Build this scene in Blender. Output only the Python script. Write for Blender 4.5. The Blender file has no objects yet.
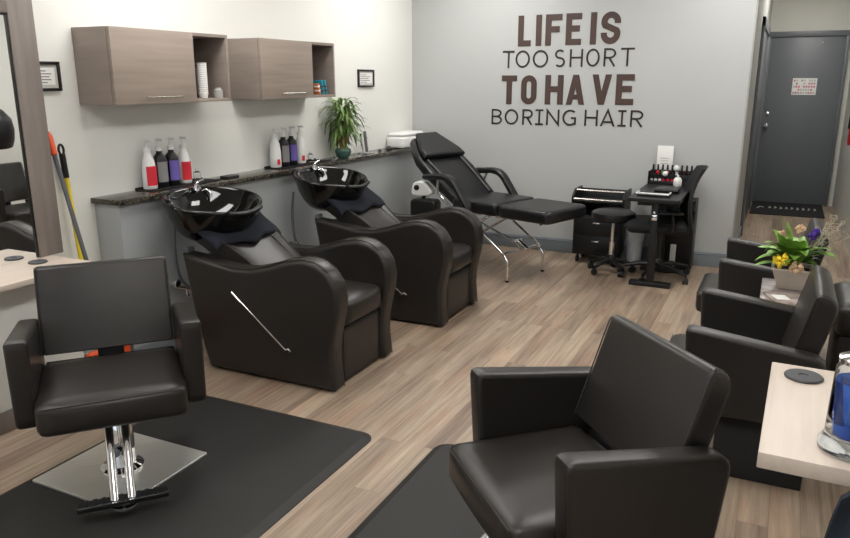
import bpy, bmesh, math, random
from mathutils import Vector, Matrix, Euler
random.seed(7)
PI = math.pi
C = bpy.context.scene.collection
S = bpy.context.scene
# ------------------------------------------------------------------ camera
cd = bpy.data.cameras.new('camera'); cam = bpy.data.objects.new('camera', cd); C.objects.link(cam)
cd.sensor_width = 36.0; cd.lens = 36.0*733/850; cd.clip_start = .05
cam.location = (0, 0, 1.55)
cam.rotation_euler = (math.radians(90-14.5), 0, math.radians(25.7))
S.camera = cam
# ------------------------------------------------------------------ world, exposure
w = bpy.data.worlds.new('world'); S.world = w; w.use_nodes = True
bg = w.node_tree.nodes['Background']; bg.inputs[0].default_value = (.80, .88, 1, 1); bg.inputs[1].default_value = 1.0
S.view_settings.view_transform = 'Standard'; S.view_settings.look = 'None'
S.view_settings.gamma = 1; S.view_settings.use_curve_mapping = False
S.view_settings.exposure = 0.66
PANEL = 8.5      # ceiling panel strength

# ------------------------------------------------------------------ materials
def mat(name, col, rough=.5, metal=0, spec=.5, noise=None, bump=None, coat=0, trans=0, emit=0, ior=1.45):
    m = bpy.data.materials.new(name); m.use_nodes = True
    nt = m.node_tree; b = nt.nodes['Principled BSDF']
    b.inputs['Base Color'].default_value = (*col, 1); b.inputs['Roughness'].default_value = rough
    b.inputs['Metallic'].default_value = metal; b.inputs['Specular IOR Level'].default_value = spec
    b.inputs['Coat Weight'].default_value = coat; b.inputs['Transmission Weight'].default_value = trans
    b.inputs['IOR'].default_value = ior
    if emit: b.inputs['Emission Color'].default_value = (*col, 1); b.inputs['Emission Strength'].default_value = emit
    tc = nt.nodes.new('ShaderNodeTexCoord')
    if noise:                                    # (scale, amount, (sx,sy,sz))
        mp = nt.nodes.new('ShaderNodeMapping'); mp.inputs['Scale'].default_value = noise[2] if len(noise) > 2 else (1, 1, 1)
        n = nt.nodes.new('ShaderNodeTexNoise'); n.inputs['Scale'].default_value = noise[0]; n.inputs['Detail'].default_value = 6
        r = nt.nodes.new('ShaderNodeMapRange'); r.inputs[1].default_value = .3; r.inputs[2].default_value = .7
        r.inputs[3].default_value = 1-noise[1]; r.inputs[4].default_value = 1+noise[1]
        mx = nt.nodes.new('ShaderNodeVectorMath'); mx.operation = 'SCALE'; mx.inputs[0].default_value = col
        nt.links.new(tc.outputs['Object'], mp.inputs[0]); nt.links.new(mp.outputs[0], n.inputs[0])
        nt.links.new(n.outputs[0], r.inputs[0]); nt.links.new(r.outputs[0], mx.inputs['Scale'])
        nt.links.new(mx.outputs[0], b.inputs['Base Color'])
    if bump:                                     # (scale, strength)
        n = nt.nodes.new('ShaderNodeTexNoise'); n.inputs['Scale'].default_value = bump[0]; n.inputs['Detail'].default_value = 3
        bp = nt.nodes.new('ShaderNodeBump'); bp.inputs['Strength'].default_value = bump[1]; bp.inputs['Distance'].default_value = .002
        nt.links.new(tc.outputs['Object'], n.inputs[0]); nt.links.new(n.outputs[0], bp.inputs['Height'])
        nt.links.new(bp.outputs[0], b.inputs['Normal'])
    return m

def mat_floor():
    m = bpy.data.materials.new('floor_planks'); m.use_nodes = True; nt = m.node_tree; N = nt.nodes; L = nt.links
    b = N['Principled BSDF']; b.inputs['Roughness'].default_value = .42
    tc = N.new('ShaderNodeTexCoord'); mp = N.new('ShaderNodeMapping'); mp.inputs['Rotation'].default_value = (0, 0, PI/2)
    br = N.new('ShaderNodeTexBrick'); br.offset = .37; br.offset_frequency = 2
    br.inputs['Scale'].default_value = 1; br.inputs['Brick Width'].default_value = 1.1; br.inputs['Row Height'].default_value = .105
    br.inputs['Mortar Size'].default_value = .0012; br.inputs['Mortar Smooth'].default_value = .2
    br.inputs['Color1'].default_value = (0, 0, 0, 1); br.inputs['Color2'].default_value = (1, 1, 1, 1); br.inputs['Mortar'].default_value = (.5, .5, .5, 1)
    L.new(tc.outputs['Object'], mp.inputs[0]); L.new(mp.outputs[0], br.inputs[0])
    # grain, stretched along Y, shifted per plank
    add = N.new('ShaderNodeVectorMath'); add.operation = 'MULTIPLY_ADD'; add.inputs[1].default_value = (17, 9, 5)
    L.new(br.outputs['Color'], add.inputs[0]); L.new(tc.outputs['Object'], add.inputs[2])
    sc = N.new('ShaderNodeVectorMath'); sc.operation = 'MULTIPLY'; sc.inputs[1].default_value = (52, 1.9, 1); L.new(add.outputs[0], sc.inputs[0])
    g = N.new('ShaderNodeTexNoise'); g.inputs['Scale'].default_value = 1; g.inputs['Detail'].default_value = 8; g.inputs['Roughness'].default_value = .68; L.new(sc.outputs[0], g.inputs[0])
    sc2 = N.new('ShaderNodeVectorMath'); sc2.operation = 'MULTIPLY'; sc2.inputs[1].default_value = (10, 1.3, 1); L.new(add.outputs[0], sc2.inputs[0])
    g2 = N.new('ShaderNodeTexNoise'); g2.inputs['Scale'].default_value = 1; g2.inputs['Detail'].default_value = 3; L.new(sc2.outputs[0], g2.inputs[0])
    cr = N.new('ShaderNodeValToRGB'); e = cr.color_ramp.elements
    e[0].position = .22; e[0].color = (.150, .104, .075, 1); e[1].position = .80; e[1].color = (.46, .365, .27, 1)
    k = e.new(.5); k.color = (.30, .225, .162, 1)
    def mth(op, a, b_):
        n = N.new('ShaderNodeMath'); n.operation = op
        for i, v in enumerate((a, b_)):
            if isinstance(v, (int, float)): n.inputs[i].default_value = v
            else: L.new(v, n.inputs[i])
        return n.outputs[0]
    sep = N.new('ShaderNodeSeparateColor'); L.new(br.outputs['Color'], sep.inputs[0])
    v = mth('ADD', mth('MULTIPLY', sep.outputs[0], .24), mth('ADD', mth('MULTIPLY', g.outputs[0], .95), mth('MULTIPLY', g2.outputs[0], .65)))
    v = mth('SUBTRACT', v, .42)
    L.new(v, cr.inputs[0])
    mx = N.new('ShaderNodeMix'); mx.data_type = 'RGBA'; mx.inputs['B'].default_value = (.12, .085, .06, 1)
    hv = N.new('ShaderNodeTexNoise'); hv.inputs['Scale'].default_value = 1; hv.inputs['Detail'].default_value = 2
    sc3 = N.new('ShaderNodeVectorMath'); sc3.operation = 'MULTIPLY'; sc3.inputs[1].default_value = (9, 1.6, 1); L.new(add.outputs[0], sc3.inputs[0]); L.new(sc3.outputs[0], hv.inputs[0])
    hr = N.new('ShaderNodeMapRange'); hr.inputs[1].default_value = .50; hr.inputs[2].default_value = .68; hr.inputs[3].default_value = 0; hr.inputs[4].default_value = .5; L.new(hv.outputs[0], hr.inputs[0])
    pk = N.new('ShaderNodeMix'); pk.data_type = 'RGBA'; pk.blend_type = 'MULTIPLY'; pk.inputs['B'].default_value = (1.0, .80, .74, 1)
    L.new(hr.outputs[0], pk.inputs['Factor']); L.new(cr.outputs[0], pk.inputs['A'])
    kn = N.new('ShaderNodeTexVoronoi'); kn.inputs['Scale'].default_value = 1; sc4 = N.new('ShaderNodeVectorMath'); sc4.operation = 'MULTIPLY'; sc4.inputs[1].default_value = (11, 2.6, 1)
    L.new(add.outputs[0], sc4.inputs[0]); L.new(sc4.outputs[0], kn.inputs[0])
    kr = N.new('ShaderNodeMapRange'); kr.inputs[1].default_value = .04; kr.inputs[2].default_value = .13; kr.inputs[3].default_value = .55; kr.inputs[4].default_value = 0; L.new(kn.outputs['Distance'], kr.inputs[0])
    kx = N.new('ShaderNodeMix'); kx.data_type = 'RGBA'; kx.inputs['B'].default_value = (.13, .095, .07, 1); L.new(kr.outputs[0], kx.inputs['Factor']); L.new(pk.outputs['Result'], kx.inputs['A'])
    fm = mth('MULTIPLY', br.outputs['Fac'], .55)
    L.new(fm, mx.inputs['Factor']); L.new(kx.outputs['Result'], mx.inputs['A']); L.new(mx.outputs['Result'], b.inputs['Base Color'])
    bp = N.new('ShaderNodeBump'); bp.inputs['Strength'].default_value = .08; bp.inputs['Distance'].default_value = .002
    L.new(g.outputs[0], bp.inputs['Height']); L.new(bp.outputs[0], b.inputs['Normal'])
    return m

def mat_granite():
    m = bpy.data.materials.new('granite'); m.use_nodes = True; nt = m.node_tree; N = nt.nodes; L = nt.links
    b = N['Principled BSDF']; b.inputs['Roughness'].default_value = .12
    tc = N.new('ShaderNodeTexCoord'); v = N.new('ShaderNodeTexNoise'); v.inputs['Scale'].default_value = 55; v.inputs['Detail'].default_value = 6; v.inputs['Roughness'].default_value = .8
    cr = N.new('ShaderNodeValToRGB'); e = cr.color_ramp.elements
    e[0].position = .42; e[0].color = (.012, .012, .011, 1); e[1].position = .66; e[1].color = (.30, .25, .17, 1)
    k = e.new(.54); k.color = (.05, .045, .035, 1)
    L.new(tc.outputs['Object'], v.inputs[0]); L.new(v.outputs[0], cr.inputs[0]); L.new(cr.outputs[0], b.inputs['Base Color'])
    return m

M = dict(
    leather=mat('brown_leather', (.0185, .0160, .0142), .34, noise=(6, .10), bump=(420, .25)),
    leather_seam=mat('brown_leather_piping', (.03, .025, .022), .42),
    black_leather=mat('black_leather', (.007, .007, .008), .36, bump=(300, .15)),
    gloss_black=mat('gloss_black_porcelain', (.004, .004, .004), .05, spec=.6),
    black=mat('black_plastic', (.008, .008, .0085), .4),
    black_matte=mat('black_matte', (.014, .014, .014), .75),
    mesh_black=mat('black_mesh_cloth', (.009, .009, .010), .8, bump=(900, .6)),
    mat_rubber=mat('rubber_mat', (.0135, .0125, .0112), .58, noise=(3, .08), bump=(500, .3)),
    chrome=mat('chrome', (.82, .82, .83), .07, 1),
    steel=mat('brushed_steel', (.85, .84, .80), .42, 1, noise=(5, .06, (1, 30, 1))),
    nickel=mat('satin_nickel', (.66, .63, .57), .25, 1),
    towel=mat('navy_towel', (.007, .009, .016), .95, bump=(260, 1)),
    wall_back=mat('paint_grey', (.475, .485, .475), .42, noise=(1.2, .015)),
    wall_left=mat('paint_cream', (.80, .80, .755), .5, noise=(1.0, .015)),
    wall_knee=mat('paint_mid_grey', (.37, .385, .39), .5),
    base_grey=mat('paint_trim_grey', (.20, .225, .25), .4),
    wall_hall=mat('paint_hall_beige', (.62, .61, .55), .5),
    hall_grey=mat('paint_hall_grey', (.36, .36, .34), .5),
    ceiling=mat('ceiling_tile', (.75, .75, .73), .8, bump=(60, .4)),
    door_grey=mat('paint_door_grey', (.135, .145, .155), .36, noise=(2, .05)),
    laminate=mat('taupe_laminate', (.30, .245, .205), .42, noise=(3.2, .13, (1, .5, 9))),
    laminate_v=mat('taupe_laminate_vertical', (.21, .178, .158), .45, noise=(3.2, .16, (6, 6, .6))),
    laminate_dark=mat('taupe_laminate_inside', (.27, .22, .19), .5, noise=(3.2, .1, (1, .5, 9))),
    light_wood=mat('pale_maple', (.56, .475, .40), .4, noise=(3, .06, (14, 1, 14))),
    white=mat('white_plastic', (.80, .80, .78), .3),
    paper=mat('white_paper', (.80, .79, .76), .7),
    ink=mat('printed_ink', (.08, .07, .07), .7),
    frame_black=mat('black_frame', (.012, .011, .010), .35),
    mount=mat('grey_mount', (.52, .52, .48), .7),
    dark_vinyl=mat('dark_brown_vinyl', (.030, .020, .017), .5),
    brown_vinyl=mat('brown_vinyl', (.066, .038, .030), .5),
    red=mat('red_label', (.62, .025, .04), .4),
    purple=mat('purple_label', (.14, .10, .38), .4),
    grey_label=mat('grey_label', (.22, .22, .22), .4),
    yellow=mat('yellow_plastic', (.82, .62, .03), .4),
    orange=mat('orange_plastic', (.75, .10, .03), .4),
    grey_pole=mat('grey_pole', (.10, .105, .115), .4),
    teal=mat('teal_packet', (.02, .25, .33), .4),
    amber=mat('amber_packet', (.55, .16, .05), .4),
    clear=mat('clear_plastic', (.92, .94, .95), .05, trans=1, ior=1.3),
    glass=mat('jar_glass', (.95, .98, 1), .02, trans=1, ior=1.45),
    blue_liquid=mat('blue_liquid', (.04, .22, .95), .05, trans=.75, ior=1.33),
    pot_green=mat('green_ceramic', (.045, .11, .085), .15, noise=(30, .3)),
    leaf=mat('bamboo_leaf', (.13, .22, .05), .4, noise=(7, .4)),
    leaf_light=mat('light_leaf', (.17, .33, .045), .4, noise=(14, .6)),
    stem=mat('bamboo_stem', (.22, .30, .08), .45, noise=(12, .25)),
    root=mat('bamboo_sheath', (.42, .24, .10), .7, noise=(40, .4)),
    pebble=mat('pebbles', (.35, .33, .12), .6, noise=(60, .5)),
    petal_y=mat('yellow_petals', (.90, .66, .03), .6, noise=(40, .2)),
    petal_c=mat('cream_petals', (.72, .50, .32), .6, noise=(40, .3)),
    petal_v=mat('violet_petals', (.08, .03, .30), .6),
    twig=mat('dry_twig', (.36, .33, .25), .8),
    planter=mat('pale_planter', (.62, .55, .47), .45, noise=(8, .12)),
    soil=mat('soil', (.03, .022, .015), .95),
    stone_top=mat('marbled_table_top', (.22, .18, .17), .3, noise=(5, .5, (2, 5, 1))),
    mirror=mat('mirror_glass', (.93, .94, .94), 0.0, 1),
    bin=mat('frosted_bin', (.68, .70, .72), .4),
    liner=mat('bin_liner', (.72, .74, .76), .35),
    polish_r=mat('red_polish', (.60, .02, .05), .15), polish_p=mat('pink_polish', (.7, .2, .25), .15),
    polish_w=mat('white_polish', (.75, .74, .72), .15), polish_c=mat('clear_polish', (.35, .34, .32), .15),
    polish_g=mat('green_polish', (.12, .28, .08), .15), polish_d=mat('dark_polish', (.03, .01, .015), .15),
    pad=mat('grey_silicone_pad', (.055, .058, .062), .6),
    diffuser=mat('lamp_diffuser', (1, .98, .955), .5, emit=PANEL),
    red_ext=mat('red_enamel', (.55, .02, .02), .3),
    mag_a=mat('magazine_cover', (.34, .28, .25), .3, noise=(14, .6)),
    denim=mat('dark_blue_cloth', (.02, .027, .04), .9, bump=(200, 1)),
)
FLOOR = mat_floor(); GRANITE = mat_granite()

# ------------------------------------------------------------------ helpers
def V(*a): return Vector(a)
def link(o, parent=None):
    C.objects.link(o)
    if parent: o.parent = parent
    return o
def obj(name, bm, m, parent=None, smooth=True, ang=40, loc=None, rot=None):
    me = bpy.data.meshes.new(name); bmesh.ops.recalc_face_normals(bm, faces=bm.faces[:]); bm.to_mesh(me); bm.free()
    if smooth:
        for p in me.polygons: p.use_smooth = True
        me.set_sharp_from_angle(angle=math.radians(ang))
    for x in (m if isinstance(m, (list, tuple)) else [m]): me.materials.append(x)
    o = bpy.data.objects.new(name, me); link(o, parent)
    if loc: o.location = loc
    if rot: o.rotation_euler = rot
    return o
def tag(o, label, cat, group=None):
    o['label'] = label; o['category'] = cat
    if group: o['group'] = group
    return o
def thing(name, label, cat, loc=(0, 0, 0), rz=0, group=None):
    o = bpy.data.objects.new(name, None); o.empty_display_size = .1; link(o); o.location = loc; o.rotation_euler = (0, 0, rz)
    return tag(o, label, cat, group)
def struct(name, bm, m, parent=None, **k):
    o = obj(name, bm, m, parent, **k)
    if not parent: o['kind'] = 'structure'
    return o
def dup(root, loc, rz=None, label=None, group=None):
    r = root.copy(); C.objects.link(r); r.location = loc
    if rz is not None: r.rotation_euler = (0, 0, rz)
    if label: r['label'] = label
    if group: r['group'] = group
    for ch in list(root.children):
        c = ch.copy(); C.objects.link(c); c.parent = r
        for g in list(ch.children):
            d = g.copy(); C.objects.link(d); d.parent = c
    return r
def nb(): return bmesh.new()
def merge(bm, b2, mx=None, mi=0):
    me = bpy.data.meshes.new('t'); b2.to_mesh(me); b2.free()
    if mx is not None: me.transform(mx)
    n = len(bm.faces); bm.from_mesh(me); bpy.data.meshes.remove(me)
    bm.faces.ensure_lookup_table()
    for f in bm.faces[n:]: f.material_index = mi
    return bm
def box(bm, a, b, bev=0, seg=2, mx=None, mi=0):
    """axis box between corners a and b, bevelled"""
    t = bmesh.new(); bmesh.ops.create_cube(t, size=1)
    for v in t.verts: v.co = Vector([(a[i]+b[i])/2 + v.co[i]*(b[i]-a[i]) for i in range(3)])
    if bev: bmesh.ops.bevel(t, geom=t.edges[:]+t.verts[:], offset=bev, segments=seg, profile=.5, affect='EDGES', clamp_overlap=True)
    return merge(bm, t, mx, mi)
def cushion(bm, a, b, bev=.03, puff=.01, mx=None, mi=0, n=6):
    """soft padded box: bevelled, subdivided, faces bulging"""
    t = bmesh.new(); bmesh.ops.create_cube(t, size=1)
    c = [(a[i]+b[i])/2 for i in range(3)]; h = [abs(b[i]-a[i])/2 for i in range(3)]
    bmesh.ops.subdivide_edges(t, edges=t.edges[:], cuts=n*2, use_grid_fill=True)
    for v in t.verts:
        p = v.co*2                                   # -1..1
        q = Vector([p[i]*h[i] for i in range(3)])
        inner = Vector([max(-(h[i]-bev), min(h[i]-bev, q[i])) for i in range(3)])
        d = q-inner
        # remap outer band so that it is well sampled
        if d.length > 1e-9:
            k = [abs(p[i]) for i in range(3)]
            d = d.normalized()*bev
        q = inner+d
        for i in range(3):
            if abs(p[i]) > .999:
                o = [p[j] for j in range(3) if j != i]
                q[i] += math.copysign(puff*(1-o[0]**2)*(1-o[1]**2), p[i])
        v.co = q+Vector(c)
    return merge(bm, t, mx, mi)
def tube(bm, pts, r, seg=10, mi=0, cap=True, smooth=0):
    pts = [Vector(p) for p in pts]
    if smooth:                                       # catmull-rom
        P = [pts[0]]+pts+[pts[-1]]; out = []
        for i in range(1, len(P)-2):
            for s in range(smooth):
                t = s/smooth; a, b, c, d = P[i-1:i+3]
                out.append(.5*((2*b)+(-a+c)*t+(2*a-5*b+4*c-d)*t*t+(-a+3*b-3*c+d)*t**3))
        pts = out+[pts[-1]]
    rr = r if isinstance(r, (list, tuple)) else [r]*len(pts)
    if len(rr) != len(pts): rr = [rr[0]+(rr[-1]-rr[0])*i/(len(pts)-1) for i in range(len(pts))]
    rings = []; up = None
    for i, p in enumerate(pts):
        t = (pts[min(i+1, len(pts)-1)]-pts[max(i-1, 0)]).normalized()
        if up is None: up = t.orthogonal().normalized()
        up = (up-t*up.dot(t)).normalized(); s = t.cross(up)
        rings.append([bm.verts.new(p+(up*math.cos(2*PI*k/seg)+s*math.sin(2*PI*k/seg))*rr[i]) for k in range(seg)])
    for a, b in zip(rings, rings[1:]):
        for k in range(seg):
            f = bm.faces.new((a[k], a[(k+1) % seg], b[(k+1) % seg], b[k])); f.material_index = mi
    if cap:
        for q in (rings[0], rings[-1]): bm.faces.new(q).material_index = mi
    return bm
def lathe(bm, prof, seg=28, mx=None, sx=1, sy=1, mi=0, fn=None):
    t = bmesh.new(); rings = []
    for r, z in prof:
        if r < 1e-6: rings.append([t.verts.new((0, 0, z))])
        else: rings.append([t.verts.new((r*sx*math.cos(2*PI*k/seg), r*sy*math.sin(2*PI*k/seg), z)) for k in range(seg)])
    for a, b in zip(rings, rings[1:]):
        for k in range(seg):
            k2 = (k+1) % seg
            if len(a) == 1 and len(b) == 1: continue
            if len(a) == 1: t.faces.new((a[0], b[k], b[k2]))
            elif len(b) == 1: t.faces.new((a[k], a[k2], b[0]))
            else: t.faces.new((a[k], a[k2], b[k2], b[k]))
    for q in (rings[0], rings[-1]):
        if len(q) > 1: t.faces.new(q)
    if fn:
        for v in t.verts: v.co = fn(v.co.copy())
    return merge(bm, t, mx, mi)
def resample(pts, n, closed=False):
    P = [Vector(p) for p in pts]
    if closed: P = P+[P[0]]
    L = [0]
    for a, b in zip(P, P[1:]): L.append(L[-1]+(b-a).length)
    out = []
    m = n if closed else n-1
    for i in range(n):
        s = L[-1]*i/m; k = 0
        while k < len(L)-2 and L[k+1] < s: k += 1
        out.append(P[k].lerp(P[k+1], (s-L[k])/max(1e-9, L[k+1]-L[k])))
    return out
def spline2(pts, n, closed=True):
    P = [Vector((p[0], p[1])) for p in pts]; out = []; m = len(P)
    for i in range(m):
        a, b, c, d = (P[(i-1) % m], P[i], P[(i+1) % m], P[(i+2) % m])
        for s in range(n):
            t = s/n; out.append(.5*((2*b)+(-a+c)*t+(2*a-5*b+4*c-d)*t*t+(-a+3*b-3*c+d)*t**3))
    return out
def rprism(bm, pts, h0, h1, r, f, n=4, mi=0, fan=False):
    """outline pts (2D, closed), extruded h0..h1 with rounded rims of radius r; f maps (u,v,h) to 3D"""
    P = [Vector((p[0], p[1])) for p in pts]; m = len(P)
    ar = sum(P[i].x*P[(i+1) % m].y-P[(i+1) % m].x*P[i].y for i in range(m))
    if ar < 0: P.reverse()
    N = []
    for i in range(m):
        e1 = (P[i]-P[i-1]); e2 = (P[(i+1) % m]-P[i])
        n1 = Vector((e1.y, -e1.x)).normalized(); n2 = Vector((e2.y, -e2.x)).normalized()
        q = (n1+n2); q = q.normalized()/max(.5, math.sqrt(max(.01, (1+n1.dot(n2))/2))) if q.length > 1e-6 else n1
        N.append(q)
    lay = []
    for k in range(n+1):
        a = PI/2*k/n; lay.append((r*(1-math.sin(a)), h0+r*(1-math.cos(a))))
    for k in range(n, -1, -1):
        a = PI/2*k/n; lay.append((r*(1-math.sin(a)), h1-r*(1-math.cos(a))))
    ex = min(.003, r*.4); lay = [(r+ex, h0)]+lay+[(r+ex, h1)]
    rings = []
    for ins, h in lay: rings.append([bm.verts.new(f(P[i].x-N[i].x*ins, P[i].y-N[i].y*ins, h)) for i in range(m)])
    for a, b in zip(rings, rings[1:]):
        for k in range(m): bm.faces.new((a[k], a[(k+1) % m], b[(k+1) % m], b[k])).material_index = mi
    if not fan:
        bm.faces.new(rings[0]).material_index = mi; bm.faces.new(rings[-1]).material_index = mi
        return bm
    cx_ = sum(p.x for p in P)/m; cy_ = sum(p.y for p in P)/m
    for rg_, h in ((rings[0], h0), (rings[-1], h1)):
        prev = rg_; ins = lay[0][0]
        for sc_ in (.75, .5, .25):
            nx_ = [bm.verts.new(f(cx_+(P[i].x-N[i].x*ins-cx_)*sc_, cy_+(P[i].y-N[i].y*ins-cy_)*sc_, h)) for i in range(m)]
            for k in range(m): bm.faces.new((prev[k], prev[(k+1) % m], nx_[(k+1) % m], nx_[k])).material_index = mi
            prev = nx_
        c_ = bm.verts.new(f(cx_, cy_, h))
        for k in range(m): bm.faces.new((prev[k], prev[(k+1) % m], c_)).material_index = mi
    return bm
def rrect(x0, y0, x1, y1, r, n=5):
    out = []
    for cx, cy, a0 in ((x1-r, y1-r, 0), (x0+r, y1-r, 90), (x0+r, y0+r, 180), (x1-r, y0+r, 270)):
        for k in range(n+1):
            a = math.radians(a0+90*k/n); out.append((cx+r*math.cos(a), cy+r*math.sin(a)))
    return out
XY = lambda u, v, h: (u, v, h)
XZ = lambda u, v, h: (u, h, v)
YZ = lambda u, v, h: (h, u, v)
def leaf(bm, base, dirv, length, width, droop=.5, n=5, mi=0, fold=.25):
    d = Vector(dirv).normalized(); p = Vector(base); side = d.cross(V(0, 0, 1))
    side = side.normalized() if side.length > .05 else V(1, 0, 0)
    pr = None
    for i in range(n+1):
        t = i/n; wd = width*math.sin(PI*min(1, .08+t*.92))**.8*.5 if i < n else 0.0008
        c = p.copy(); lo = bm.verts.new(c-side*wd+V(0, 0, fold*wd)); mid = bm.verts.new(c); hi = bm.verts.new(c+side*wd+V(0, 0, fold*wd))
        if pr:
            bm.faces.new((pr[0], pr[1], mid, lo)).material_index = mi; bm.faces.new((pr[1], pr[2], hi, mid)).material_index = mi
        pr = (lo, mid, hi)
        d = (d+V(0, 0, -droop/n)).normalized(); p = p+d*length/n
    return bm

# ================================================================== the setting
XL, XR, XH, YB, YH, YF, ZC = -3.28, 1.15, .66, 6.53, 10.5, -2.6, 2.75
XC = -.29                                            # where the back wall ends at the hall opening
b = nb(); box(b, (XL-.1, YF-.1, -.1), (XR+.1, YH+.1, 0)); struct('floor', b, FLOOR, smooth=False)
b = nb(); box(b, (XL-.1, YF-.1, ZC), (XR+.1, YH+.1, ZC+.1)); struct('ceiling', b, M['ceiling'], smooth=False)
b = nb(); box(b, (XL-.1, YF, 0), (XL, YB, ZC)); struct('wall_left', b, M['wall_left'], smooth=False)
b = nb(); box(b, (XL-.1, YB, 0), (XC, YB+.1, ZC)); struct('wall_back', b, M['wall_back'], smooth=False)
b = nb(); box(b, (XC-.1, YB+.1, 0), (XC, YH, ZC)); struct('wall_hall_left', b, M['hall_grey'], smooth=False)
b = nb(); box(b, (XC-.1, YH, 0), (XH+.1, YH+.1, ZC)); struct('wall_hall_back', b, M['wall_hall'], smooth=False)
b = nb(); box(b, (XR, YF, 0), (XR+.1, YB+.1, ZC)); struct('wall_right', b, M['wall_left'], smooth=False)
b = nb(); box(b, (XH, YB, 0), (XR, YB+.1, ZC)); box(b, (XH, YB+.1, 0), (XH+.1, YH, ZC)); struct('wall_hall_right', b, M['wall_hall'], smooth=False)
b = nb()                                             # front wall with the shop window opening
box(b, (XL-.1, YF-.1, 0), (XR+.1, YF, .35)); box(b, (XL-.1, YF-.1, 2.45), (XR+.1, YF, ZC))
box(b, (XL-.1, YF-.1, .35), (XL+.25, YF, 2.45)); box(b, (XR-.2, YF-.1, .35), (XR+.1, YF, 2.45))
struct('wall_front', b, M['wall_left'], smooth=False)
wn = bpy.data.objects.new('window_1', None); link(wn); wn['kind'] = 'structure'; wn.location = (0, 0, 0)
b = nb()
for x in (XL+.25, -1.82, -.72, XR-.25): box(b, (x, YF-.08, .35), (x+.05, YF-.02, 2.45), .004)
for z in (.35, 2.40): box(b, (XL+.25, YF-.08, z), (XR-.2, YF-.02, z+.05), .004)
obj('window_frame', b, M['nickel'], wn)
b = nb(); box(b, (XL+.28, YF-.054, .38), (XR-.22, YF-.048, 2.42)); obj('window_pane', b, M['clear'], wn, smooth=False)

# knee wall under the granite ledge
XK = -3.10
b = nb(); box(b, (XL, 2.735, 0), (XK, YB, .91)); struct('wall_knee', b, M['wall_knee'], smooth=False)
# baseboards
b = nb(); box(b, (XK, YB-.016, 0), (XC-.001, YB, .125), .004); box(b, (XK, YB-.02, .10), (XC-.001, YB, .112), .002)
struct('baseboard_back', b, M['base_grey'])
b = nb(); box(b, (XK, 2.735, 0), (XK+.014, YB-.02, .11), .004); box(b, (XL+.19, 2.72, 0), (XK+.014, 2.735, .11), .004)
struct('baseboard_left', b, M['base_grey'])
b = nb(); box(b, (XC, YB+.1, 0), (XC+.014, 7.99, .11), .004); box(b, (XC, 9.91, 0), (XC+.014, YH, .11), .004)
struct('baseboard_hall', b, M['base_grey'])
b = nb(); box(b, (XC-.002, YB-.004, 0), (XC+.012, YB+.1, ZC), .002); struct('trim_1', b, M['hall_grey'])

# door at the end of the hall
dr = bpy.data.objects.new('door_1', None); link(dr); dr['kind'] = 'structure'; dr.location = (.145, YH, 0)
b = nb(); box(b, (-.40, -.055, .012), (.42, -.015, 2.055), .004); obj('door_leaf', b, M['door_grey'], dr)
b = nb()
box(b, (-.435, -.075, 0), (-.40, 0, 2.12), .004); box(b, (.42, -.075, 0), (.455, 0, 2.12), .004); box(b, (-.435, -.078, 2.055), (.455, 0, 2.12), .004)
obj('door_frame', b, M['door_grey'], dr)
b = nb(); lathe(b, [(0, 0), (.03, 0), (.03, .008), (.012, .01), (.012, .035), (.027, .04), (.03, .055), (.02, .068), (0, .07)], 20, Matrix.Translation((-.35, -.055, .985)) @ Matrix.Rotation(PI/2, 4, 'X'))
obj('door_handle', b, M['chrome'], dr)
b = nb(); lathe(b, [(0, 0), (.024, 0), (.024, .012), (.018, .016), (0, .016)], 20, Matrix.Translation((-.35, -.055, 1.13)) @ Matrix.Rotation(PI/2, 4, 'X'))
obj('deadbolt', b, M['chrome'], dr)
b = nb(); lathe(b, [(0, 0), (.010, 0), (.008, .012), (0, .014)], 12, Matrix.Translation((.17, -.055, 1.985)) @ Matrix.Rotation(PI/2, 4, 'X'))
obj('door_stop_button', b, M['white'], dr)
# side door in the hall's left wall
d2 = bpy.data.objects.new('door_2', None); link(d2); d2['kind'] = 'structure'; d2.location = (XC, 8.95, 0)
b = nb(); box(b, (0, -.86, .01), (.012, .86, 2.04), .002); obj('door_leaf', b, M['door_grey'], d2)
b = nb(); box(b, (0, -.95, 0), (.028, -.86, 2.13), .004); box(b, (0, .86, 0), (.028, .95, 2.13), .004); box(b, (0, -.95, 2.04), (.028, .95, 2.13), .004)
obj('door_frame', b, M['door_grey'], d2)

# ceiling light fixtures (outside the frame, they light the room)
def ceil_light(x, y, i):
    o = thing('ceiling_light', 'recessed fluorescent ceiling panel %s' % i, 'ceiling light', (x, y, ZC), 0, 'recessed ceiling light panels')
    b = nb()
    for a, c in (((-.31, -.61), (.31, -.59)), ((-.31, .59), (.31, .61)), ((-.31, -.59), (-.29, .59)), ((.29, -.59), (.31, .59))):
        box(b, (a[0], a[1], -.02), (c[0], c[1], 0), .003)
    obj('frame', b, M['white'], o)
    b = nb(); box(b, (-.29, -.59, -.012), (.29, .59, -.004)); obj('diffuser', b, M['diffuser'], o, smooth=False)
for x, y, i in ((-2.4, .6, 'above the left styling chair'), (-.35, .6, 'above the entrance side styling chair'),
                (-2.4, 3.1, 'above the near shampoo chair'), (-.35, 3.1, 'above the waiting chairs'), (-2.4, 5.5, 'above the facial bed'), (-.35, 5.5, 'above the nail desk')):
    ceil_light(x, y, i)
ceil_light(.18, 8.75, 'in the hall')

# ================================================================== granite ledge
b = nb(); box(b, (XL+.001, 2.71, .911), (-3.068, YB-.001, .941), .005); tag(obj('ledge_counter', b, GRANITE), 'dark speckled granite ledge running along the left wall', 'counter')

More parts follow.
